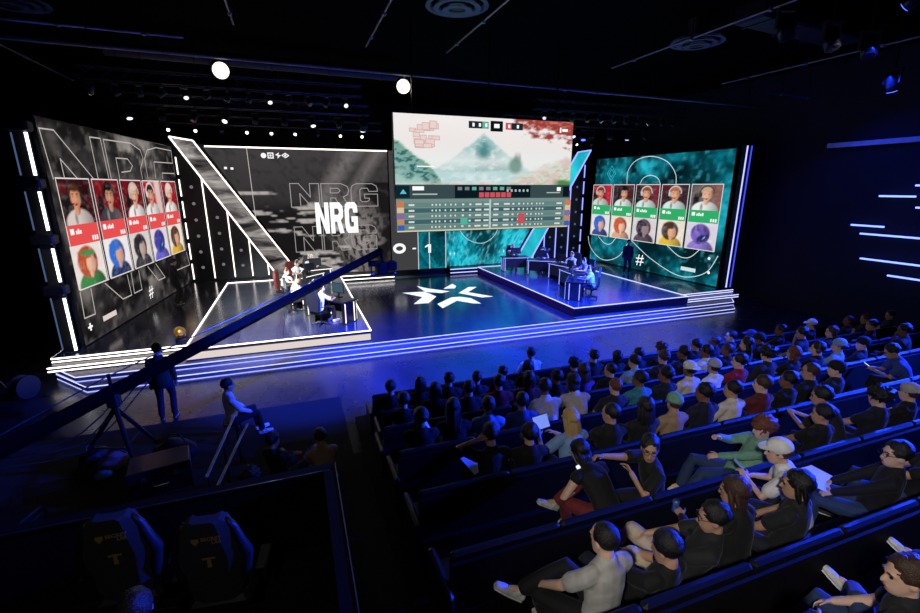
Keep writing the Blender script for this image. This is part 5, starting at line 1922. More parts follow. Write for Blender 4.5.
def hair_mesh(style):
    """meshes in the head frame"""
    if style in HAIR:
        return HAIR[style]
    parts = {}

    def cap_ball(c, r, amp, fr, seg=(18, 12), seed=0.):
        mb = MB().ball(c, r, *seg)
        C = Vector(c)
        vs = []
        for p in mb.v:
            q = Vector(p) - C
            q *= 1 + amp * (noise.noise(q * fr + V(seed, 3, 1)) + .6 * noise.noise(q * fr * 2.3 + V(seed, 7, 2)))
            vs.append(tuple(q + C))
        mb.v = vs
        return mb
    if style in ('short', 'crop', 'curly', 'long', 'bun', 'headphones', 'mid'):
        if style == 'curly':
            mb = cap_ball((0, -.014, .055), (.108, .122, .105), .4, 30, (34, 24))
        elif style == 'crop':
            mb = cap_ball((0, -.024, .042), (.085, .100, .098), .03, 30)
        else:
            mb = cap_ball((0, -.024, .050), (.091, .108, .102), .09, 22, (30, 20))
        if style == 'long':
            for k in range(9):
                x = -.072 + .018 * k
                e = (k * 37 % 5) * .012
                loft(mb, [(x * .9, -.045, .07), (x * 1.1, -.088 + abs(x) * .4, -.03), (x * 1.15, -.088 + abs(x) * .3, -.13), (x * 1.0, -.08 + abs(x) * .3, -.22 - e), (x * .9, -.07, -.28 - e)], [.022, .024, .022, .018, .006], None, 7)
            for s in (-1, 1):
                loft(mb, [(s * .07, 0, .04), (s * .085, -.01, -.06), (s * .085, -.02, -.18)], [.026, .026, .015], None, 8)
        if style == 'mid':
            for k in range(9):
                x = -.072 + .018 * k
                e = (k * 29 % 5) * .008
                loft(mb, [(x * .9, -.045, .06), (x * 1.1, -.085 + abs(x) * .4, -.03), (x * 1.05, -.08 + abs(x) * .3, -.10 - e)], [.022, .023, .010], None, 7)
            for s in (-1, 1):
                loft(mb, [(s * .07, 0, .04), (s * .082, -.01, -.06), (s * .078, -.02, -.11)], [.024, .024, .014], None, 8)
        if style == 'bun':
            mb.ball((0, -.10, .09), .05, 10, 8)
        parts['hair'] = mb.mesh('hair', None, True)
        if style == 'headphones':
            hb = MB().tube([(.1 * math.cos(t), -.012, .03 + .125 * math.sin(t)) for t in np.linspace(-.25, math.pi + .25, 14)], .011, 6)
            parts['headband'] = hb.mesh('headband', None, True)
            parts['ear_cup'] = MB().ball((.093, -.008, -.012), (.024, .042, .046), 12, 8).mesh('ear_cup', None, True)
            parts['ear_cup.l'] = MB().ball((-.093, -.008, -.012), (.024, .042, .046), 12, 8).mesh('ear_cup', None, True)
    if style in ('cap', 'cap_back'):
        parts['hair'] = cap_ball((0, -.02, .02), (.083, .100, .085), .05, 20).mesh('hair', None, True)
        parts['cap_crown'] = cap_ball((0, -.008, .058), (.094, .112, .09), .03, 10).mesh('cap_crown', None, True)
        sgn = 1 if style == 'cap' else -1
        mb = MB()
        ring = [(.085 * math.cos(t), sgn * (.075 + .095 * math.sin(t)), .062 - .018 * math.sin(t)) for t in np.linspace(0, math.pi, 12)]
        n = len(ring)
        mb.add(ring + [(x, y, z - .008) for x, y, z in ring], [tuple(range(n)), tuple(range(2 * n - 1, n - 1, -1))] + [(i, (i + 1) % n, n + (i + 1) % n, n + i) for i in range(n)])
        parts['cap_brim'] = mb.mesh('cap_brim')
    if style == 'beanie':
        parts['hair'] = cap_ball((0, -.02, .01), (.082, .098, .08), .05, 20).mesh('hair', None, True)
        mb = cap_ball((0, -.016, .06), (.092, .112, .092), .05, 14)
        parts['beanie'] = mb.mesh('beanie', None, True)
        parts['beanie_cuff'] = MB().tube([(0, -.012, .028), (0, -.013, .07)], [.1, .104], 18, True).mesh('beanie_cuff', None, True)
    for m in parts.values():
        m.materials.append(None)
    HAIR[style] = parts
    return parts


FACE = {}
eye_me = MB().ball((-.03, .086, .008), (.013, .008, .008), 8, 6).mesh('eye', None, True)
eye_me2 = MB().ball((.03, .086, .008), (.013, .008, .008), 8, 6).mesh('eye', None, True)
brow_me = MB().tube([(-.048, .087, .028), (-.03, .098, .034), (-.014, .098, .03)], .005, 5).mesh('eyebrow')
brow_me2 = MB().tube([(.048, .087, .028), (.03, .098, .034), (.014, .098, .03)], .005, 5).mesh('eyebrow')
lip_me = MB().ball((0, .099, -.066), (.022, .006, .007), 8, 6).mesh('lips', None, True)
for m_ in (eye_me, eye_me2, brow_me, brow_me2, lip_me):
    m_.materials.append(None)
m_eye = pm('eye_dark', '#1c1714', .2, nscale=20)
m_lip = pm('lip_tone', '#8a4a42', .5, nscale=20)
SKIN = {'pale': pm('skin_pale', '#d3ac93', .55, nscale=30, namt=.06), 'tan': pm('skin_tan', '#b58b6e', .55, nscale=30, namt=.06), 'brown': pm('skin_brown', '#7f5238', .55, nscale=30, namt=.06)}
HCOL = {'black': pm('hair_black', '#080606', .48, nscale=110, namt=.4, bump=.9), 'brown': pm('hair_brown', '#3b261a', .48, nscale=110, namt=.4, bump=.9), 'auburn': pm('hair_auburn', '#6a3a20', .48, nscale=110, namt=.4, bump=.9), 'blonde': pm('hair_blonde', '#c9a566', .48, nscale=110, namt=.35, bump=.9)}
CLOTH = {'black': '#070708', 'navy': '#0d1224', 'white': '#dcdcd8', 'grey': '#a7a5a0', 'charcoal': '#17181b', 'red': '#8f1420', 'teal': '#2f7f86', 'tan': '#9a7f62', 'light blue': '#7fa6cf', 'green': '#6f9f85', 'dark red': '#5a1a1c', 'blue': '#2b4280', 'purple': '#5a3a80', 'khaki': '#b8a98c', 'jeans': '#23395c', 'maroon': '#6f2328', 'dark green': '#12301f', 'cream': '#cfc4b0'}
CM = {k: pm('cloth_' + k.replace(' ', '_'), v, .85, nscale=14, namt=.16, bump=.25, sheen=.05) for k, v in CLOTH.items()}
m_shoe_w, m_shoe_b = pm('shoe_white', '#cfcfcb', .6, nscale=15), pm('shoe_black', '#131316', .6, nscale=15)


def setmat(o, m):
    o.material_slots[0].link = 'OBJECT'
    o.material_slots[0].material = m


def person(tp, loc, rz, label, skin='pale', hair='short', hcol='black', top='black', legs='navy', shoe='black', hat=None, group=None, face=True, scale=1., glasses=False, beard=False):
    r = bpy.data.objects.new('person', tp['body'])
    col.objects.link(r)
    r.location = loc
    r.rotation_euler = (0, 0, rz)
    r.scale = (scale,) * 3
    setmat(r, SKIN[skin])
    tag(r, label, 'person', group)

    def child(name, me, mat, parent=r):
        if len(me.materials) == 0:
            me.materials.append(None)
        o = bpy.data.objects.new(name, me)
        col.objects.link(o)
        o.parent = parent
        setmat(o, mat)
        return o
    child('shirt', tp['shirt'], CM[top])
    child('trousers', tp['trousers'], CM[legs])
    for sm, so in tp['shoes']:
        s = child('shoe', sm, m_shoe_w if shoe == 'white' else m_shoe_b)
        child('sole', so, m_shoe_w if shoe != 'grey' else m_shoe_b, s)
    if hair:
        for nm, me in hair_mesh(hair).items():
            mat = HCOL[hcol]
            if nm.startswith(('cap', 'beanie')):
                mat = CM[hat or 'black']
            if nm.startswith(('headband', 'ear_cup')):
                mat = pm('headphone_shell', '#3a3d45', .35, nscale=20) if hat is None else CM[hat]
            o = child(nm.split('.')[0], me, mat)
            o.matrix_local = tp['H']
    if face:
        for nm, me, mat in (('eye', eye_me, m_eye), ('eye', eye_me2, m_eye), ('eyebrow', brow_me, HCOL[hcol]), ('eyebrow', brow_me2, HCOL[hcol]), ('lips', lip_me, m_lip)):
            o = child(nm, me, mat)
            o.matrix_local = tp['H']
    if glasses:
        mb = MB()
        for s in (-1, 1):
            mb.tube([(s * .034 + .026 * math.cos(t), .108, .008 + .02 * math.sin(t)) for t in np.linspace(0, 2 * math.pi, 13)], .003, 4)
            mb.tube([(s * .06, .106, .012), (s * .076, .0, .012)], .003, 4)
        mb.tube([(-.008, .11, .01), (.008, .11, .01)], .003, 4)
        o = mb.build('glasses', m_black, r, False, True)
        o.matrix_local = tp['H']
    if beard:
        mb = MB()
        loft(mb, [(-.055, .03, -.07), (-.03, .075, -.10), (.03, .075, -.10), (.055, .03, -.07)], [.02, .026, .026, .02], None, 8)
        o = mb.build('beard', HCOL[hcol], r, True, True)
        o.matrix_local = tp['H']
    return r


# ---- audience poses (shared between people)
def audience_pose(p, yaw):
    key = 'aud_%s_%d' % (p, yaw)
    base = dict(head=(yaw, -3))
    if p == 'lap': base.update(lean=8, hands=((-.09, .36, .60), (.08, .38, .61)))
    if p == 'slouch': base.update(lean=22, bend=10, feet=((-.15, .68, .07), (.14, .62, .07)), hands=((-.05, .26, .60), (.06, .24, .63)), sleeve='long')
    if p == 'fwd': base.update(lean=-18, bend=12, head=(yaw, -10), hands=((-.05, .56, .74), (.05, .54, .76)), elbow=(.6, -.2, -1))
    if p == 'cross': base.update(lean=10, hands=((.10, .22, .82), (-.10, .24, .79)), elbow=(1, .1, -.6), sleeve='long')
    if p == 'chin': base.update(lean=0, bend=4, hands=((-.08, .34, .62), (.07, .20, 1.02)), elbow=(.6, .4, -1), head=(yaw, -8))
    if p == 'phone': base.update(lean=4, bend=8, hands=((-.06, .36, .80), (.06, .36, .80)), elbow=(.8, 0, -1), head=(yaw, -24), curl=.7)
    if p == 'up': base.update(lean=4, hands=((-.16, .26, .6), (.16, .3, .6)), sleeve='long')
    return template(key, .019, False, **base)


ROWF = {k: (v + .28, fz) for k, (v, fz) in ROW.items()}
TARGET = V(AX, 15.5, 0)


def seat_at(px, row, py=None, dv=0., head_z=1.20, lean_v=.0):
    """point on the bench of a row under a head seen in column px"""
    v, fz = ROWF[row]
    v += dv
    lo, hi = -3., 24.
    for _ in range(50):
        m = (lo + hi) / 2
        if proj((m, v + lean_v, fz + head_z))[0] < px:
            lo = m
        else:
            hi = m
    return V((lo + hi) / 2, v, fz)


def seat_head(px, row, tp, rz, dv=0., sc=1.):
    """seat of a bench so that the head of this pose is seen in column px"""
    v, fz = ROWF[row]
    h = Matrix.Rotation(math.radians(rz), 3, 'Z') @ (tp['headc'] * sc)
    lo, hi = -3., 24.
    for _ in range(50):
        m = (lo + hi) / 2
        if proj((m + h.x, v + dv + h.y, fz + h.z))[0] < px:
            lo = m
        else:
            hi = m
    return V((lo + hi) / 2, v + dv, fz)


# px of the head, row, pose, head turn, hair style, hair colour, top, legs, hat colour, extra words
AUD = [
    # front rows
    (530.6, 'W', 'up', 0, 'short', 'black', 'white', 'black', None), (394, 'X', 'lap', 0, 'short', 'black', 'black', 'black', None), (428.5, 'X', 'up', 0, 'mid', 'black', 'black', 'navy', None),
    (454.6, 'X', 'lap', 30, 'short', 'black', 'charcoal', 'black', None), (469, 'X', 'cross', 0, 'short', 'brown', 'navy', 'navy', None), (490, 'X', 'up', 0, 'short', 'black', 'black', 'black', None),
    (512, 'X', 'lap', 0, 'headphones', 'black', 'black', 'navy', None), (572, 'X', 'slouch', 0, 'curly', 'black', 'black', 'black', None), (592, 'X', 'up', 0, 'short', 'black', 'charcoal', 'black', None),
    (615.6, 'X', 'lap', 0, 'mid', 'black', 'charcoal', 'black', None), (636, 'X', 'cross', 30, 'short', 'black', 'black', 'navy', None), (661, 'X', 'up', 0, 'curly', 'brown', 'black', 'black', None),
    (690.6, 'X', 'slouch', 30, 'short', 'black', 'black', 'black', None), (713.5, 'X', 'lap', 30, 'short', 'brown', 'navy', 'black', None), (730, 'X', 'up', 30, 'crop', 'black', 'charcoal', 'black', None),
    (749, 'X', 'lap', 30, 'cap', 'black', 'navy', 'black', 'blue'), (778, 'X', 'lap', 30, 'short', 'black', 'black', 'black', None), (811, 'X', 'up', 30, 'cap', 'black', 'black', 'black', 'white'),
    (845, 'X', 'cross', 30, 'crop', 'brown', 'black', 'black', None), (863, 'X', 'lap', 30, 'short', 'brown', 'charcoal', 'navy', None), (888, 'X', 'lap', 30, 'short', 'black', 'navy', 'black', None),
    # third row
    (406.7, 'Y', 'lap', 30, 'short', 'black', 'black', 'black', None), (435, 'Y', 'fwd', 0, 'mid', 'black', 'navy', 'black', None), (460, 'Y', 'lap', 0, 'short', 'black', 'charcoal', 'black', None), (499, 'Y', 'up', 0, 'short', 'black', 'red', 'black', None), (523, 'Y', 'lap', 0, 'mid', 'brown', 'dark red', 'black', None),
    (543, 'Y', 'cross', 40, 'short', 'black', 'black', 'black', None), (577.6, 'Y', 'lap', 0, 'long', 'brown', 'purple', 'black', None), (601.5, 'Y', 'slouch', 30, 'crop', 'black', 'black', 'black', None), (637, 'Y', 'chin', 30, 'short', 'black', 'light blue', 'navy', None),
    (664.5, 'Y', 'lap', 0, 'short', 'brown', 'charcoal', 'black', None), (690, 'Y', 'up', 30, 'short', 'black', 'black', 'navy', None), (705, 'Y', 'lap', 30, 'short', 'black', 'white', 'navy', None), (722, 'Y', 'cross', 30, 'crop', 'brown', 'black', 'black', None),
    (737, 'Y', 'lap', 30, 'long', 'black', 'charcoal', 'black', None), (774, 'Y', 'fwd', 30, 'cap', 'black', 'black', 'black', 'charcoal'), (805, 'Y', 'chin', 30, 'short', 'black', 'black', 'navy', None), (829, 'Y', 'lap', 30, 'mid', 'brown', 'navy', 'black', None), (871, 'Y', 'up', 30, 'short', 'black', 'black', 'black', None),
    # fourth row
    (397, 'Z', 'lap', 30, 'short', 'black', 'black', 'black', None), (432, 'Z', 'phone', 0, 'long', 'black', 'black', 'navy', None), (463, 'Z', 'up', 0, 'short', 'brown', 'light blue', 'navy', None), (491.5, 'Z', 'lap', 0, 'short', 'black', 'blue', 'black', None),
    (525, 'Z', 'fwd', 0, 'short', 'black', 'white', 'black', None), (569, 'Z', 'fwd', 20, 'mid', 'black', 'cream', 'black', None), (596, 'Z', 'slouch', 0, 'crop', 'auburn', 'charcoal', 'black', None), (619, 'Z', 'lap', 30, 'short', 'black', 'teal', 'black', None),
    (644, 'Z', 'lap', 40, 'short', 'black', 'navy', 'navy', None), (663.5, 'Z', 'up', 0, 'cap_back', 'black', 'cream', 'navy', 'white'), (690.6, 'Z', 'up', 0, 'beanie', 'black', 'white', 'navy', 'grey'), (722.7, 'Z', 'lap', 30, 'short', 'black', 'red', 'black', None),
    (767, 'Z', 'up', 0, 'curly', 'black', 'charcoal', 'black', None), (791, 'Z', 'lap', 0, 'mid', 'auburn', 'black', 'black', None), (815, 'Z', 'lap', 40, 'headphones', 'black', 'black', 'navy', None), (836, 'Z', 'lap', 30, 'beanie', 'brown', 'light blue', 'navy', 'light blue'),
    (855, 'Z', 'slouch', 30, 'cap', 'black', 'navy', 'black', 'black'), (908, 'Z', 'chin', 30, 'short', 'black', 'charcoal', 'navy', None),
    # fifth row
    (529.6, 'A', 'lap', 0, 'headphones', 'black', 'black', 'navy', None), (601.5, 'A', 'lap', 30, 'crop', 'black', 'black', 'black', None), 
    (631, 'A', 'lap', 0, 'long', 'black', 'black', 'black', None), (670, 'A', 'up', 0, 'beanie', 'brown', 'tan', 'black', 'green'), (685, 'A', 'up', 30, 'short', 'black', 'navy', 'black', None), (727.5, 'A', 'up', 30, 'short', 'black', 'cream', 'navy', None),
    (742, 'A', 'lap', 30, 'short', 'brown', 'dark red', 'navy', None), (758.6, 'A', 'lap', 30, 'short', 'black', 'black', 'black', None), (792, 'A', 'up', 30, 'crop', 'brown', 'black', 'black', None), (833, 'A', 'lap', 30, 'cap', 'black', 'charcoal', 'black', 'black'),
    # sixth row
    (823, 'B', 'lap', 40, 'short', 'black', 'black', 'black', None), (848, 'B', 'fwd', 30, 'short', 'black', 'charcoal', 'navy', None), (872, 'B', 'lap', 0, 'curly', 'black', 'navy', 'black', None), (905.7, 'B', 'lap', 0, 'cap_back', 'brown', 'black', 'navy', 'grey'),
]
STYLE_TXT = {'short': 'short %s hair', 'crop': 'cropped %s hair', 'curly': 'curly %s hair', 'long': 'long %s hair', 'mid': 'chin-length %s hair', 'headphones': '%s hair under headphones', 'bun': '%s hair in a bun'}
POSE_TXT = {'lap': 'hands in lap', 'slouch': 'leaning back', 'fwd': 'bending forward', 'cross': 'arms folded', 'chin': 'hand at chin', 'phone': 'looking down at the hands', 'up': 'sitting upright'}
rr = random.Random(5)
labels_seen = {}
SEATS = {}
for e in AUD:
    SEATS.setdefault(e[1], []).append(e[0])
TAKEN = {'A': [493, 570, 893], 'B': [577, 655, 770], 'C': [], 'D': []}
POS = {}
for row, pxs in SEATS.items():
    fixed = [seat_at(q, row).x for q in TAKEN.get(row, [])]
    xs = sorted([[seat_at(q, row).x, q] for q in pxs])
    for _ in range(60):      # neighbours keep elbow room
        for i in range(len(xs) - 1):
            g_ = .56 - (xs[i + 1][0] - xs[i][0])
            if g_ > 0:
                xs[i][0] -= g_ / 2
                xs[i + 1][0] += g_ / 2
        for x in xs:
            x[0] = max(x[0], 1.4)
            for f_ in fixed:
                if abs(x[0] - f_) < .6:
                    x[0] = f_ + (.6 if x[0] > f_ else -.6)
    for x, q in xs:
        POS[(row, q)] = x
for px, row, pose, yaw, hs, hcl, top, lg, hat in AUD:
    loc = seat_at(px, row)
    loc.x = POS[(row, px)]
    d = TARGET - loc
    turn = math.atan2(d.x, d.y)
    yaw_head = 0 if yaw == 0 else (30 if turn < .15 else 30)
    rz = -turn * .55 + rr.uniform(-.08, .08)
    rz = max(-.5, min(.75, rz))
    tp = audience_pose(pose, yaw_head)
    if hs in ('cap', 'cap_back'):
        htxt = '%s cap' % hat if hs == 'cap' else '%s cap worn backwards' % hat
    elif hs == 'beanie':
        htxt = '%s beanie' % hat
    else:
        htxt = STYLE_TXT[hs] % hcl
    lb = 'person with %s in a %s top, %s, %s bench' % (htxt, top, POSE_TXT[pose], ROW_NAME[row])
    person(tp, loc, rz, lb, rr.choice(['pale', 'pale', 'tan', 'brown']), hs, hcl, top, lg, rr.choice(['white', 'black']), hat, 'spectators on the %s bench' % ROW_NAME[row], True, rr.uniform(.97, 1.03))

# ---- things held in hands
def phone(loc, rot, label, glow='#e8f0ff', lvl=1.2):
    r = empty('phone', loc, 0, label, 'phone')
    r.rotation_euler = rot
    MB().bbox((0, 0, 0), (.075, .15, .009), .003).build('case', m_black, r, False, True)
    MB().box((0, 0, .0055), (.068, .14, .002)).build('display', em(glow, lvl), r, False, True)
    return r


def paper(loc, rot, s, label):
    r = bpy.data.objects.new('paper_sheet', MB().add([(-s[0] / 2, -s[1] / 2, 0), (s[0] / 2, -s[1] / 2, .01), (s[0] / 2, s[1] / 2, 0), (-s[0] / 2, s[1] / 2, .012), (-s[0] / 2, -s[1] / 2, .003), (s[0] / 2, -s[1] / 2, .013), (s[0] / 2, s[1] / 2, .003), (-s[0] / 2, s[1] / 2, .015)],
                                                      [(3, 2, 1, 0), (4, 5, 6, 7), (0, 1, 5, 4), (1, 2, 6, 5), (2, 3, 7, 6), (3, 0, 4, 7)]).mesh('paper_sheet'))
    col.objects.link(r)
    r.data.materials.append(pm('paper_white', '#e6e6ea', .7, nscale=10, namt=.05))
    r.location = loc
    r.rotation_euler = rot
    tag(r, label, 'paper')
    return r


def hand_point(r, tp, i, off=(0, 0, 0)):
    """world place of a palm of a placed person"""
    sh, el, wr = tp['arms'][i]
    p = wr + (wr - el).normalized() * .09 + Vector(off)
    return r.location + Matrix.Rotation(r.rotation_euler.z, 3, 'Z') @ (p * r.scale[0])


VX = .0105
CR = math.radians


def hero(key, loc, rz, label, look, **pose):
    tp = template(key, VX, True, **pose)
    if isinstance(loc, tuple):
        loc = seat_head(loc[0], loc[2], tp, rz, loc[3])
    r = person(tp, loc, CR(rz), label, **look)
    return r, tp


# sixth row
girl, tp = hero('girl', (580, 471, 'B', 0.02), 8, 'person in black tank top and maroon trousers, ankle on knee, holding a phone', dict(skin='pale', hair='mid', hcol='black', top='black', legs='maroon', shoe='white'),
                lean=-34, bend=20, head=(14, -30), hands=((-.14, .36, .66), (-.02, .34, .74)), elbow=(1, -.1, -.6), feet=((-.14, .5, .07), (-.40, .44, .50)), toes=((-.1, 1), (-1, .25)), foot_pitch=(0, 28), knee=(.5, .3, .8), curl=.75, sleeve='none')
phone(hand_point(girl, tp, 1, (-.03, .03, .05)), (CR(55), 0, CR(20)), 'bright phone in the hand of the person in maroon trousers')
point, tp = hero('point', (650, 463, 'B', 0.05), 82, 'person in a black T-shirt turned sideways on the bench, pointing with an outstretched arm', dict(skin='tan', hair='short', hcol='black', top='black', legs='black', glasses=True),
                 lean=-8, bend=4, twist=-6, head=(58, -4), hands=((-.12, .40, 1.0), (.16, .64, 1.06)), elbow={0: (.7, -.1, -1), 1: (.3, -.2, -1)}, feet=((-.16, .5, .07), (.1, .5, .07)), curl=.9)
green, tp = hero('green', (763, 428, 'B', 0.16), 66, 'person with curly auburn hair in a green shirt, reclining with knees raised', dict(skin='pale', hair='curly', hcol='auburn', top='green', legs='jeans', shoe='white'),
                 lean=44, bend=24, hipz=.47, head=(6, -4), hands=((-.06, .32, .72), (.05, .22, .93)), elbow=(.8, .2, -1), feet=((-.13, .66, .10), (.16, .58, .10)), knee=(.05, .2, 1.), curl=.8, sleeve='long')
# fifth row
blond, tp = hero('blond', (570, 432, 'A', 0), 2, 'person with long blonde hair in a light blue top, holding up a glowing tablet', dict(skin='pale', hair='long', hcol='blonde', top='light blue', legs='navy'),
                 lean=2, bend=4, head=(12, -10), hands=((-.30, .30, .90), (-.02, .34, .86)), elbow=(.8, 0, -1), curl=.8, sleeve='short')
loc = blond.location.copy()
t = empty('tablet', loc + V(-.20, .44, 1.0), 0, 'tablet with a pale blue screen held up by the blonde person', 'tablet')
t.rotation_euler = (CR(62), 0, CR(10))
MB().bbox((0, 0, 0), (.27, .2, .01), .004).build('case', m_black, t, False, True)
MB().box((0, 0, .0065), (.25, .175, .002)).build('display', em('#7f9bff', .9), t, False, True)
hd_, tp = hero('handhead', (490, 442, 'A', 0), 0, 'person in a charcoal top with one hand raised to the head, paper on the lap', dict(skin='pale', hair='short', hcol='black', top='charcoal', legs='black'),
               lean=2, bend=6, head=(0, -12), hands=((-.17, .02, 1.20), (.1, .36, .62)), elbow={0: (1.2, .2, .2), 1: (1, -.5, -.6)}, curl=.5)
loc = hd_.location.copy()
paper(loc + V(-.10, .34, .66), (CR(14), CR(-6), .3), (.21, .3), 'white sheet of paper on the lap of the person with raised hand')
paper(seat_at(436, 'Z') + V(-.08, .42, .86), (CR(40), CR(10), .5), (.15, .22), 'white leaflet held by the long-haired person on the fourth bench')
bt, tp = hero('bluetee', (892, 348, 'A', 0.05), 40, 'person in a blue T-shirt bending over a phone on the fifth bench', dict(skin='tan', hair='short', hcol='black', top='blue', legs='black'),
              lean=-14, bend=16, head=(6, -28), hands=((-.06, .50, .74), (.05, .50, .76)), elbow=(.7, -.1, -1), curl=.8)
phone(hand_point(bt, tp, 0, (.05, .02, .03)), (CR(35), 0, CR(35)), 'lit phone in the hands of the person in a blue T-shirt')
# seventh row
gt, tp = hero('greytee', (604, 545, 'C', 0), 6, 'person in a light grey T-shirt seen from behind, one ankle resting on the other knee', dict(skin='pale', hair='crop', hcol='black', top='grey', legs='black', shoe='white'),
              lean=2, bend=2, head=(6, -8), hands=((-.30, .36, .62), (.16, .30, .62)), elbow=(1, -.2, -.5), feet=((-.16, .5, .07), (-.44, .50, .48)), toes=((-.1, 1), (-1, .5)), foot_pitch=(0, 30), knee=(.6, .3, .8), curl=.55)
bent, tp = hero('bent', (666, 555, 'C', .12), 10, 'person in black sunk low on the bench beside the light grey T-shirt', dict(skin='tan', hair='short', hcol='black', top='black', legs='navy', face=False),
                lean=36, bend=16, hipz=.42, head=(10, -16), hands=((-.12, .34, .58), (.1, .34, .58)), elbow=(.8, -.2, -.6), feet=((-.14, .64, .07), (.14, .6, .07)), curl=.6)
kh, tp = hero('khaki', (713, 537, 'C', 0.18), 50, 'person slouching low in khaki shorts with bare knees raised', dict(skin='tan', hair='short', hcol='black', top='charcoal', legs='khaki', shoe='white', glasses=True),
              lean=40, bend=18, hipz=.46, head=(2, -8), hands=((-.16, .34, .66), (.12, .30, .66)), elbow=(1, -.1, -.4), feet=((-.16, .62, .26), (.16, .60, .26)), knee=(.1, .2, 1.), legs='short', curl=.6)
can_, tp = hero('canman', (734, 499, 'C', 0.02), 10, 'person in a black jacket with white collar holding a drink can', dict(skin='tan', hair='mid', hcol='brown', top='black', legs='black'),
                lean=-2, bend=4, head=(10, -10), hands=((-.22, .40, .82), (.1, .34, .6)), elbow=(1, -.2, -.7), curl=1.0, sleeve='long')
hp = hand_point(can_, tp, 0, (.0, .02, .02))
t = empty('drink_can', hp - V(0, 0, .06), 0, 'patterned blue drink can in the hand of the person in black', 'can')
MB().tube([hp - V(0, 0, .06), hp - V(0, 0, .055), hp + V(0, 0, .055), hp + V(0, 0, .062)], [.026, .032, .032, .026], 14).build('barrel', pm('can_print', '#4a6ab0', .3, .5, nscale=60, namt=.8), t, True)
MB().tube([hp + V(0, 0, .062), hp + V(0, 0, .065)], [.027, .025], 14).build('rim', m_steel, t)
nv, tp = hero('navytee', (797, 492, 'C', 0), 14, 'person with thick dark hair in a charcoal T-shirt, nearest behind the white cap', dict(skin='tan', hair='mid', hcol='black', top='charcoal', legs='navy'),
              lean=8, bend=4, head=(22, -6), hands=((-.18, .32, .60), (.14, .32, .6)), elbow=(1, -.3, -.6), curl=.5)
wc, tp = hero('whitecap', (779, 458, 'C', 0.24), 30, 'person in a white cap and white T-shirt leaning forward with a phone', dict(skin='pale', hair='cap', hcol='brown', top='white', legs='navy', hat='white'),
              lean=-16, bend=10, head=(14, -8), hands=((-.06, .50, .78), (.08, .48, .74)), elbow=(.7, -.1, -1), curl=.7)
phone(hand_point(wc, tp, 0, (.05, .02, .03)), (CR(40), 0, CR(35)), 'dim phone in the hands of the person in the white cap', '#6f8fd0', .5)
pf, tp = hero('profile', (896, 455, 'C', 0.05), 34, 'person with dark hair and glasses in a black top, white sheets across the lap', dict(skin='pale', hair='short', hcol='black', top='black', legs='jeans', glasses=True),
              lean=16, bend=8, head=(24, -2), hands=((-.14, .36, .64), (.14, .34, .62)), elbow=(1, -.3, -.6), curl=.5, sleeve='long')
loc = pf.location.copy()
paper(loc + V(-.34, .36, .66), (CR(10), CR(6), .7), (.21, .3), 'white printed sheet on the lap of the person with glasses')
paper(loc + V(-.10, .48, .64), (CR(8), CR(-4), .2), (.21, .3), 'second white sheet overlapping the knees of the person with glasses')
hero('jeans', (940, 470, 'C', 0.05), 30, 'person in a black T-shirt and jeans with a bare forearm over the knees', dict(skin='tan', hair='short', hcol='black', top='black', legs='jeans'),
     lean=20, bend=6, head=(20, -10), hands=((-.22, .46, .66), (.0, .42, .64)), elbow=(1, .1, -.5), curl=.5)
# eighth row, shoes propped against the bench in front


def foot_local(px, py, v, loc, rz):
    w = on_v(px, py, v)
    return tuple(Matrix.Rotation(-CR(rz), 3, 'Z') @ (w - loc))


l0 = seat_at(897, 'D')
hero('feetup', (905, 592, 'D', 0), 16, 'person with short brown hair, one pale shoe propped on the bench in front', dict(skin='pale', hair='short', hcol='brown', top='charcoal', legs='jeans', shoe='white'),
     lean=6, bend=8, head=(40, -6), hands=((-.14, .34, .64), (.14, .34, .62)), feet=(foot_local(838, 594, 1.72, l0, 16), (.18, .56, .07)), knee=(.2, .2, 1.), foot_pitch=(35, 0), curl=.5)
l0 = seat_at(985, 'D')
hero('feetup2', (990, 560, 'D', 0), 20, 'person in navy with a white shoe propped on the seventh bench back', dict(skin='pale', hair='short', hcol='black', top='navy', legs='navy', shoe='white'),
     lean=10, bend=10, head=(10, -6), hands=((-.14, .34, .64), (.14, .34, .62)), feet=(foot_local(910, 560, 1.72, l0, 20), (.18, .56, .07)), knee=(.2, .2, 1.), foot_pitch=(35, 0), curl=.5)
hero('dark8', (812, 642, 'D', .05), 12, 'person in dark clothes with raised knees on the eighth bench', dict(skin='pale', hair='short', hcol='black', top='black', legs='navy', shoe='black'),
     lean=20, bend=8, head=(10, -6), hands=((-.14, .34, .64), (.14, .34, .62)), feet=((-.16, .56, .2), (.14, .54, .16)), knee=(.15, .2, 1.), curl=.5)
hero('lastrow', (730, 660, 'D', 0.05), 6, 'person in navy trousers with knees apart on the eighth bench', dict(skin='pale', hair='short', hcol='black', top='black', legs='navy', shoe='black'),
     lean=14, bend=6, head=(10, -6), hands=((-.14, .34, .64), (.14, .34, .62)), curl=.5)

# ---- players at the desks
play = {}
for k, yw in ((0, -6), (1, 8)):
    play[k] = template('player%d' % k, .014, True, lean=-6, bend=8, head=(yw, -8), hands=((-.20, .50, .82), (.16, .52, .82)), elbow=(1, -.5, -.6), curl=.35)
for i, (x, y, rz, left) in enumerate(PLAYERS):
    w = PLACE[i % 5]
    hcl = ('blonde', 'brown', 'auburn', 'black', 'brown')[i % 5]
    person(play[i % 2], V(x, y, Z2 + .003), rz, 'person in %s jersey and headset %s of the %s' % ('white' if left else 'pale',w, 'white lit platform' if left else 'blue lit platform'),
           ('pale', 'tan')[i % 2], 'headphones', hcl, 'white' if left else ('grey', 'white')[i % 2], 'black', 'white', 'white', 'players at the desks')
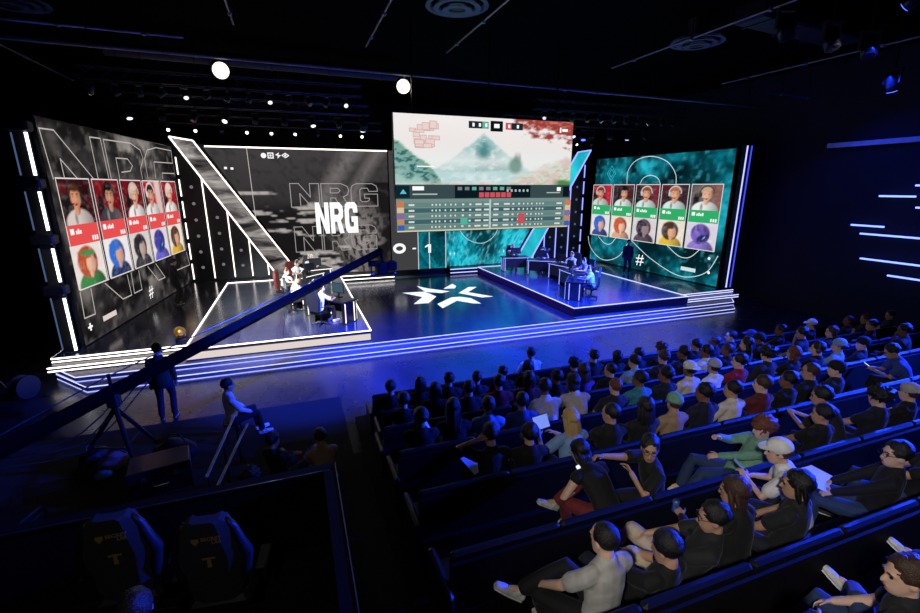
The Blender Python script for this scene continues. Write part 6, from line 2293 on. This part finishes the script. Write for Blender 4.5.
# ---- standing people
stand = template('stand', .015, True, hipz=.93, lean=-1, bend=2, head=(0, -6), hands=((-.12, .22, 1.05), (.10, .23, 1.02)), elbow=(1, -.4, -.5), feet=((-.11, .02, .07), (.12, 0, .07)), knee=(.1, 1, 0), curl=.6, sleeve='long')
stand2 = template('stand2', .015, True, hipz=.93, lean=0, head=(0, -6), hands=((-.24, .04, .82), (.25, .06, .82)), elbow=(1, -.6, 0), feet=((-.12, 0, .07), (.12, .04, .07)), knee=(.1, 1, 0), curl=.5, sleeve='long')
person(stand, on_z(178, 304, Z2 + .003), CR(-60), 'coach in black standing before the grey portrait wall', 'tan', 'short', 'black', 'black', 'black', 'black')
person(stand2, on_z(626, 274, Z2 + .003), CR(150), 'coach in black standing before the teal portrait wall', 'tan', 'short', 'black', 'black', 'black', 'black')
gm = on_z(168, 420, .012)
person(stand2, gm + V(0, .1, -.012), CR(4), 'crew member in a dark green sweater standing behind the crane, facing the stage', 'pale', 'short', 'brown', 'dark green', 'navy', 'black')


# ---- seated crew on low stools in front of the booth
def stool(loc, label):
    r = empty('stool', loc, 0, label, 'stool', 'crew stools')
    MB().tube([(0, 0, .38), (0, 0, .43)], [.19, .2], 16).build('seat', m_pad, r, False, True)
    for k in range(4):
        a_ = math.pi / 4 + k * math.pi / 2
        MB().tube([(.12 * math.cos(a_), .12 * math.sin(a_), .38), (.2 * math.cos(a_), .2 * math.sin(a_), .0)], .014, 6).build('leg', m_metal, r, False, True)
    MB().tube([(.165 * math.cos(t), .165 * math.sin(t), .16) for t in np.linspace(0, 2 * math.pi, 17)], .009, 5).build('foot_ring', m_metal, r, False, True)


CREW = [(228, 384, -70, 'up', 'short', 'black', 'cream', 'black', 'white', 'crew member in a cream and dark jacket on a stool beside the handrail'),
        (276, 436, -40, 'cross', 'short', 'black', 'black', 'black', 'black', 'crew member in black on a stool behind the handrail'),
        (324, 440, 10, 'fwd', 'short', 'brown', 'tan', 'navy', 'black', 'crew member in a tan top bending forward by the booth corner'),
        (252, 474, -20, 'lap', 'curly', 'black', 'navy', 'black', 'black', 'crew member with curly hair in navy close to the booth rail')]
for px, py, rz, pose, hs, hcl, top, lg, sh, lb in CREW:
    h = on_z(px, py, 1.25)
    loc = V(h.x, h.y, .012)
    stool(loc + V(0, 0, 0), 'round black stool under the %s' % lb.split(' on a')[0].split(' bending')[0].split(' close')[0])
    person(audience_pose(pose, 0), loc + V(0, 0, 0), CR(rz), lb, 'tan', hs, hcl, top, lg, sh)
soft_bag(on_z(318, 466, .012), (.5, .4, .42), .3, pm('blue_pattern', '#3f6fd0', .8, nscale=14, namt=.7), 'blue patterned backpack by the booth corner', 6)
# ---- booth occupant
h = on_z(134, 606, BZ + 1.27)
loc = V(h.x, h.y, BZ)
stool(loc, 'round black stool inside the booth')
bo, tp = hero('boothman', loc, 0, 'person with brown hair in dark clothes sitting inside the booth behind the gaming chairs', dict(skin='pale', hair='short', hcol='brown', top='black', legs='black'),
              lean=2, bend=2, head=(16, -4), hands=((-.16, .36, .62), (.14, .36, .62)), curl=.5, sleeve='long')
